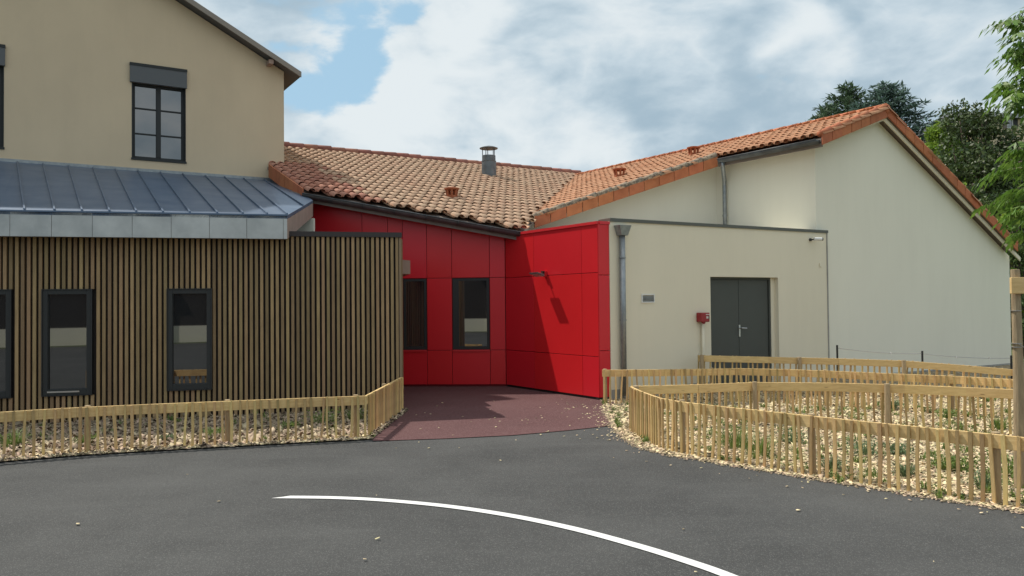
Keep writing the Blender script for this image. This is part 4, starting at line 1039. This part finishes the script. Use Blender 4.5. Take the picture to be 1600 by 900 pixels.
for _ in range(110):
    x, y, z = f_(); Q += blades((x, y, 0), 10, random.uniform(.04, .12), .08)
setting(quads('grass_sprouts', Q, M_weed), 'stuff')

# ------------------------------------------------------------------ staked young tree at the right edge
ps = gnd(1593, 765); pt = atY(1586, 421, ps.y)
st = thing('tree_stake', 'round wooden stake pair with cross board at the right edge of the picture', 'stake', (ps.x, ps.y, 0))
obj('post', MB().tube([(ps.x, ps.y, -.05), ((ps.x*.5+pt.x*.5)+.012, ps.y, pt.z*.5), (pt.x, ps.y, pt.z)], [.043, .040, .034], 14), M_stake, st, bevel=.004)
obj('post', MB().tube([(ps.x+.62, ps.y+.05, -.05), (ps.x+.60, ps.y+.05, pt.z)], [.043, .034], 14), M_stake, st, bevel=.004)
zc = atY(1586, 446, ps.y).z; xl = atY(1572, 446, ps.y).x
obj('cross_board', MB().hexa([(xl, ps.y-.075, zc-.07), (xl+.82, ps.y-.035, zc-.07), (xl+.82, ps.y-.01, zc-.07), (xl, ps.y-.045, zc-.07)], [(xl, ps.y-.075, zc+.066), (xl+.82, ps.y-.035, zc+.07), (xl+.82, ps.y-.01, zc+.07), (xl, ps.y-.045, zc+.066)]), M_wood, st, bevel=.004)
z1_ = atY(1588, 537, ps.y).z
mb = MB()
for zz in (z1_, z1_-.03, atY(1588, 486, ps.y).z): mb.lathe((ps.x*.45+pt.x*.55, ps.y, zz), [(.043, 0), (.043, .005)], 12)
mb.tube([(pt.x-.01, ps.y-.045, z1_), (pt.x+.1, ps.y-.04, z1_-.07), (pt.x+.35, ps.y, z1_-.16)], .003, 5)
obj('tie_wire', mb, M_wire, st)
def compound_leaf(base, d, L, n=5, size=.085):
    """pinnate drooping leaf"""
    Q = []; d = d.normalized(); s = d.cross(Z).normalized()
    for k in range(n):
        t = (k+1)/n; p = base+d*L*t-Z*L*.55*t*t
        for sg in ((-1, 1) if k < n-1 else (0,)):
            e = (d*.55+s*sg*.9-Z*random.uniform(.5, 1.1)).normalized(); l = size*random.uniform(.75, 1.2); w = e.cross(d+s*.3).normalized()*l*.17
            mid = p+e*l*.45-Z*.004; tip = p+e*l-Z*l*.12
            Q.append([tuple(p), tuple(mid+w), tuple(tip), tuple(mid-w)])
    return Q
tx, ty = ps.x+.32, ps.y+.05
yt = thing('young_tree', 'young tree with drooping light green compound leaves reaching in from the right edge', 'tree', (tx, ty, 0))
trunk = [(tx, ty, 0), (tx+.01, ty, 1.3), (tx-.02, ty+.02, 2.6), (tx+.02, ty, 4.2)]
tr = MB().tube(trunk, [.032, .027, .02, .008], 8); Q = []
def sprig(p0, p1, nl, L, size):
    tr.tube([p0, (p0+p1)/2+Z*.03, p1], [.008, .006, .003], 5)
    for k in range(nl):
        t = .3+.7*(k+.5)/nl; p = p0.lerp(p1, t)+Z*.03*math.sin(t*3.1); a = random.uniform(0, 6.28); dd = (p1-p0).normalized()*.7+Vector((math.cos(a), math.sin(a)*.8, random.uniform(-.2, .5)))
        Q.extend(compound_leaf(p, dd, L*random.uniform(.7, 1.1), random.choice((3, 4, 5)), size))
for px, py, dy in ((1572, 38, .15), (1592, 60, -.1), (1580, 88, .1), (1592, 118, 0), (1563, 140, .2), (1590, 150, -.15), (1578, 168, .1), (1598, 95, .3), (1600, 30, .2),
                   (1556, 275, .9), (1575, 262, .7), (1592, 240, .3), (1570, 310, .8), (1545, 325, 1.0), (1590, 300, .4), (1580, 345, .6), (1598, 335, .2), (1592, 370, .8)):
    e = atY(px, py-6, ps.y+dy); s = Vector((tx, ty, e.z-.12)); sprig(s, e, 15, .19, .085)
for _ in range(26):
    z = random.uniform(2.3, 4.2); a = random.uniform(-1.2, 1.4); s = Vector((tx, ty, z)); sprig(s, s+Vector((math.cos(a)*random.uniform(.3, .8), math.sin(a)*random.uniform(.2, .6), random.uniform(.05, .3))), 6, .17, .07)
obj('trunk', tr, M_bark, yt, smooth=True); quads('crown', Q, M_leafy, yt)

# ------------------------------------------------------------------ hillside, trees and far things
def hill_z(x, y):
    d = max(0.0, (x-11)*.35+(y-21)*.80); return min(8.5, .055*d**1.55)*(1 if x > 6 else 0) if d > 0 else 0
hv, hf = [], []; nx, ny = 44, 40
for j in range(ny+1):
    for i in range(nx+1):
        x = 11.5+i*1.4; y = 20.0+j*1.6
        if i == 0: x = 12.6
        e = min(1, i/4)*min(1, j/2)
        hv.append((x, y, hill_z(x, y)*e+(random.uniform(-.1, .1) if i and j else -.02)))
for j in range(ny):
    for i in range(nx): k = j*(nx+1)+i; hf.append((k, k+1, k+nx+2, k+nx+1))
setting(mesh_obj('grass_slope', hv, hf, M_soil, smooth=True))
hv = []; hf = []; n = 160
for i in range(n+1):
    a = -1.1+2.2*i/n; Rr = 900; x, y = Rr*math.sin(a), Rr*math.cos(a); h = (474-271)/1240*Rr*math.cos(a)*(.97+.03*math.sin(i*.9)) if abs(a-.085) < .045 else (474-330)/1240*Rr*math.cos(a)
    hv += [(x, y, -5), (x*1.0, y, max(h*.6, 5)), (x*1.12, y*1.12, h*1.12), (x*1.5, y*1.5, -5)]
for i in range(n):
    for k in range(3): hf.append((4*i+k, 4*i+4+k, 4*i+5+k, 4*i+1+k))
setting(mesh_obj('far_hills', hv, hf, M_far, smooth=True))

def leaf_cloud(centers, radii, n, size, shell=.55, squash=.8, aspect=.5, droop=0):
    centers = np.array(centers, float); radii = np.array(radii, float); w = radii**2; idx = rng.choice(len(centers), n, p=w/w.sum())
    v = rng.normal(size=(n, 3)); v /= np.linalg.norm(v, axis=1)[:, None]; r_ = radii[idx]*(shell+(1-shell)*rng.random(n)**.6)*rng.uniform(.75, 1.12, n)
    v2 = v*r_[:, None]; v2[:, 2] *= squash; c = centers[idx]+v2
    d = rng.normal(size=(n, 3))+v*.5; d[:, 2] -= droop; d /= np.linalg.norm(d, axis=1)[:, None]
    e = np.cross(d, rng.normal(size=(n, 3))); e /= np.linalg.norm(e, axis=1)[:, None]; L = size*rng.uniform(.6, 1.3, n)[:, None]
    return np.stack([c, c+d*L*.5+e*L*aspect*.5, c+d*L, c+d*L*.5-e*L*aspect*.5], 1)
def broadleaf(name, label, base, top_z, rad, m, n, size, nclump, seed, cat='tree', grp=None, low=.25):
    rr = random.Random(seed); bx_, by_, bz_ = base; H_ = top_z-bz_
    t = thing(name, label, cat, base, grp); cs, rs = [], []; tb = MB()
    tb.tube([(bx_, by_, bz_-.2), (bx_+.1, by_, bz_+H_*.45), (bx_, by_, bz_+H_*.8)], [H_*.030, H_*.02, H_*.008], 8)
    for k in range(nclump):
        a = rr.uniform(0, 6.28); f = rr.random(); z = bz_+H_*(low+(1-low)*f)*.93; env = math.sin(math.pi*min(.97, .12+f*.86))**.6
        q = rad*env*rr.uniform(.35, .95); c = (bx_+q*math.cos(a), by_+q*math.sin(a), z); cr_ = rad*rr.uniform(.20, .36); cs.append(c); rs.append(cr_)
        tb.tube([(bx_, by_, bz_+H_*max(.15, (low+(1-low)*f)*.6)), ((bx_+c[0])/2, (by_+c[1])/2, (z+bz_+H_*low)/2+.1*H_*.5), c], [H_*.010, H_*.006, H_*.003], 5)
    obj('trunk', tb, M_bark, t, smooth=True); quads('crown', leaf_cloud(cs, rs, n, size), m, t); return t
def conifer(label, base, top_z, rad, m, seed, n=5200, cedar=False):
    rr = random.Random(seed); bx_, by_, bz_ = base; H_ = top_z-bz_; t = thing('conifer_tree', label, 'tree', base, 'dark conifers behind the tiled ridge'); tb = MB()
    tb.tube([(bx_, by_, bz_-.2), (bx_, by_, top_z-.1)], [H_*.022, .03], 8); Q = []; nb = 230
    for k in range(nb):
        f = (k+.5)/nb; z = bz_+H_*(.12+.88*f); r_ = rad*((1-f)**(.62 if cedar else .8))*rr.uniform(.55, 1.12)+.12; a = k*2.399+rr.uniform(-.3, .3)
        d = Vector((math.cos(a), math.sin(a), (.10 if cedar else .38)*(.4+f))); p0 = Vector((bx_, by_, z)); tip = p0+d*r_-Z*(.10*r_ if cedar else .05*r_)
        tb.tube([p0, tip], [.035*(1-f)+.012, .006], 4)
        for _ in range(max(12, int(n/nb*r_/rad*3.2))):
            u = rr.random()**.7; p = p0.lerp(tip, u)+Vector((rr.gauss(0, .10), rr.gauss(0, .10), rr.gauss(0, .04)))*(.6+r_*.28*(1-u*.5))
            e = (d.normalized()*.7+Vector((rr.gauss(0, .7), rr.gauss(0, .7), rr.gauss(0, .25 if cedar else .4)))).normalized(); s = e.cross(Vector((rr.gauss(0, .4), rr.gauss(0, .4), 1))).normalized(); L = rr.uniform(.22, .48)
            Q.append([tuple(p-s*.02), tuple(p+e*L*.5+s*L*.13), tuple(p+e*L), tuple(p+e*L*.5-s*L*.13)])
    obj('trunk', tb, M_bark, t, smooth=True); quads('crown', Q, m, t)
def zpx(px, py, Y): return atY(px, py, Y)
def base_at(px, Y): p = atY(px, 470, Y); return (p.x, Y, max(0, hill_z(p.x, Y)-.1) if p.x > 12 else 0)
conifer('dark fir poking above the ridge left of the gable peak', base_at(1330, 42), zpx(1330, 137, 42).z, 4.2, M_fir, 1, n=8000)
conifer('tall blue green cedar directly behind the gable peak', base_at(1392, 40), zpx(1386, 131, 40).z, 4.6, M_cedar, 2, cedar=True, n=12000)
conifer('smaller fir shoulder left of the dark fir behind the tiled ridge', base_at(1298, 44), zpx(1298, 168, 44).z, 2.8, M_fir, 5)
broadleaf('broadleaf_tree', 'bright lime green tree between the cedar and the dark glossy tree', base_at(1466, 33), zpx(1466, 190, 33).z, 2.2, M_leafl, 10000, .20, 26, 11)
broadleaf('broadleaf_tree', 'large dark tree with glossy leaves above the right rake of the gable', base_at(1530, 27), zpx(1520, 150, 27).z, 2.25, M_leafd, 20000, .15, 50, 12, low=.2)
broadleaf('broadleaf_tree', 'dark leafy tree at the far right in front of the hillside house', base_at(1600, 28), zpx(1600, 215, 28).z, 1.9, M_leafd, 14000, .15, 30, 13, low=.15)
broadleaf('clipped_bush', 'rounded grey green bush low on the right slope', base_at(1550, 24.5), zpx(1550, 280, 24.5).z, .8, M_leafm, 4500, .09, 22, 14, 'bush', low=.3)
broadleaf('shrub', 'dark shrub in shadow behind the lower gable rake', base_at(1512, 25), zpx(1512, 290, 25).z, 1.1, M_leafd, 5000, .12, 20, 15, 'shrub', low=.1)
broadleaf('shrub', 'yellow green shrub by the lower tip of the gable rake', base_at(1592, 22.5), zpx(1590, 305, 22.5).z, .95, M_leafl, 6000, .12, 22, 16, 'shrub', low=.05)
broadleaf('shrub', 'dense green shrub at the right end of the gable wall foot', base_at(1600, 21.5), zpx(1600, 385, 21.5).z, .9, M_leafm, 6000, .11, 22, 17, 'shrub', low=.02)
broadleaf('shrub', 'mid green shrub on the slope between the clipped bush and the yellow one', base_at(1572, 26), zpx(1572, 262, 26).z, 1.0, M_leafm, 6000, .13, 20, 18, 'shrub', low=.1)
broadleaf('broadleaf_tree', 'green tree crown low behind the roof between cedar and lime tree', base_at(1446, 38), zpx(1446, 225, 38).z, 1.8, M_leafm, 5000, .2, 20, 19)
# house on the hillside
hh = atY(1556, 240, 44)
bh = thing('hillside_house', 'beige house with shuttered window glimpsed among trees at the upper right', 'house', (hh.x+3, 44, 5))
whh = Wall((hh.x-.9, 44, 0), 8); zt_ = zpx(1580, 184, 44).z
obj('wall', MB().wb(whh, 0, 7, -6, 0, 5, zt_), M_beige, bh)
obj('roof', MB().hexa([whh.P(-.3, .3, zt_), whh.P(7.3, .3, zt_), whh.P(7.3, -6.3, zt_), whh.P(-.3, -6.3, zt_)], [whh.P(.3, -.1, zt_+.35), whh.P(6.8, -.1, zt_+.35), whh.P(6.8, -3, zt_+1.0), whh.P(.3, -3, zt_+1.0)]), M_gut, bh)
a, z1 = whh.S(1573, 186); b, z0 = whh.S(1582, 201)
wn = obj('window', MB().ring(whh, a, b, z0, z1, .04, .001, .05), M_whitep, bh); obj('pane', MB().wb(whh, a+.04, b-.04, .002, .02, z0+.04, z1-.04), M_glass, wn)
obj('shutter', MB().wb(whh, b+.02, b+.30, .001, .05, z0, z1), M_char, bh); obj('shutter', MB().wb(whh, a-.25, a-.02, .001, .05, z0, z1), M_soff, bh)

# ------------------------------------------------------------------ the other side of the yard (seen only in the glass)
opp = thing('opposite_building', 'dark boarded building with white base across the yard, seen only mirrored in the windows', 'building', (4, -15, 0))
obj('boarded_wall', MB().prism([(-3.5, -15), (12, -15), (12, -21), (-3.5, -21)], .75, 3.3), M_back, opp)
obj('white_base', MB().prism([(-3.5, -14.98), (12, -14.98), (12, -20.9), (-3.5, -20.9)], 0, .75), M_white, opp)
op2 = thing('opposite_shed', 'dark boarded shed with white base across the yard, mirrored in the leftmost windows', 'building', (-12, -15, 0))
obj('boarded_wall', MB().prism([(-18, -15), (-6.25, -15), (-6.25, -21), (-18, -21)], .75, 3.0), M_back, op2)
obj('white_base', MB().prism([(-18, -14.98), (-6.25, -14.98), (-6.25, -20.9), (-18, -20.9)], 0, .75), M_white, op2)
opw = thing('opposite_white_house', 'white rendered house across the yard, seen only mirrored in the red wall window', 'house', (-5.2, -15, 0))
obj('wall', MB().prism([(-6.2, -14.6), (-3.6, -14.6), (-3.6, -21), (-6.2, -21)], 0, 3.4), M_white, opw)
obj('roof', MB().hexa([(-6.85, -14.3, 3.4), (-3.55, -14.3, 3.4), (-3.55, -21.3, 3.4), (-6.85, -21.3, 3.4)], [(-6.85, -17.5, 4.2), (-3.55, -17.5, 4.2), (-3.55, -18, 4.2), (-6.85, -18, 4.2)]), M_verge, opw)
wn = obj('window', MB().prism([(-5.7, -14.58), (-4.5, -14.58), (-4.5, -14.62), (-5.7, -14.62)], .9, 2.2), M_char, opw)
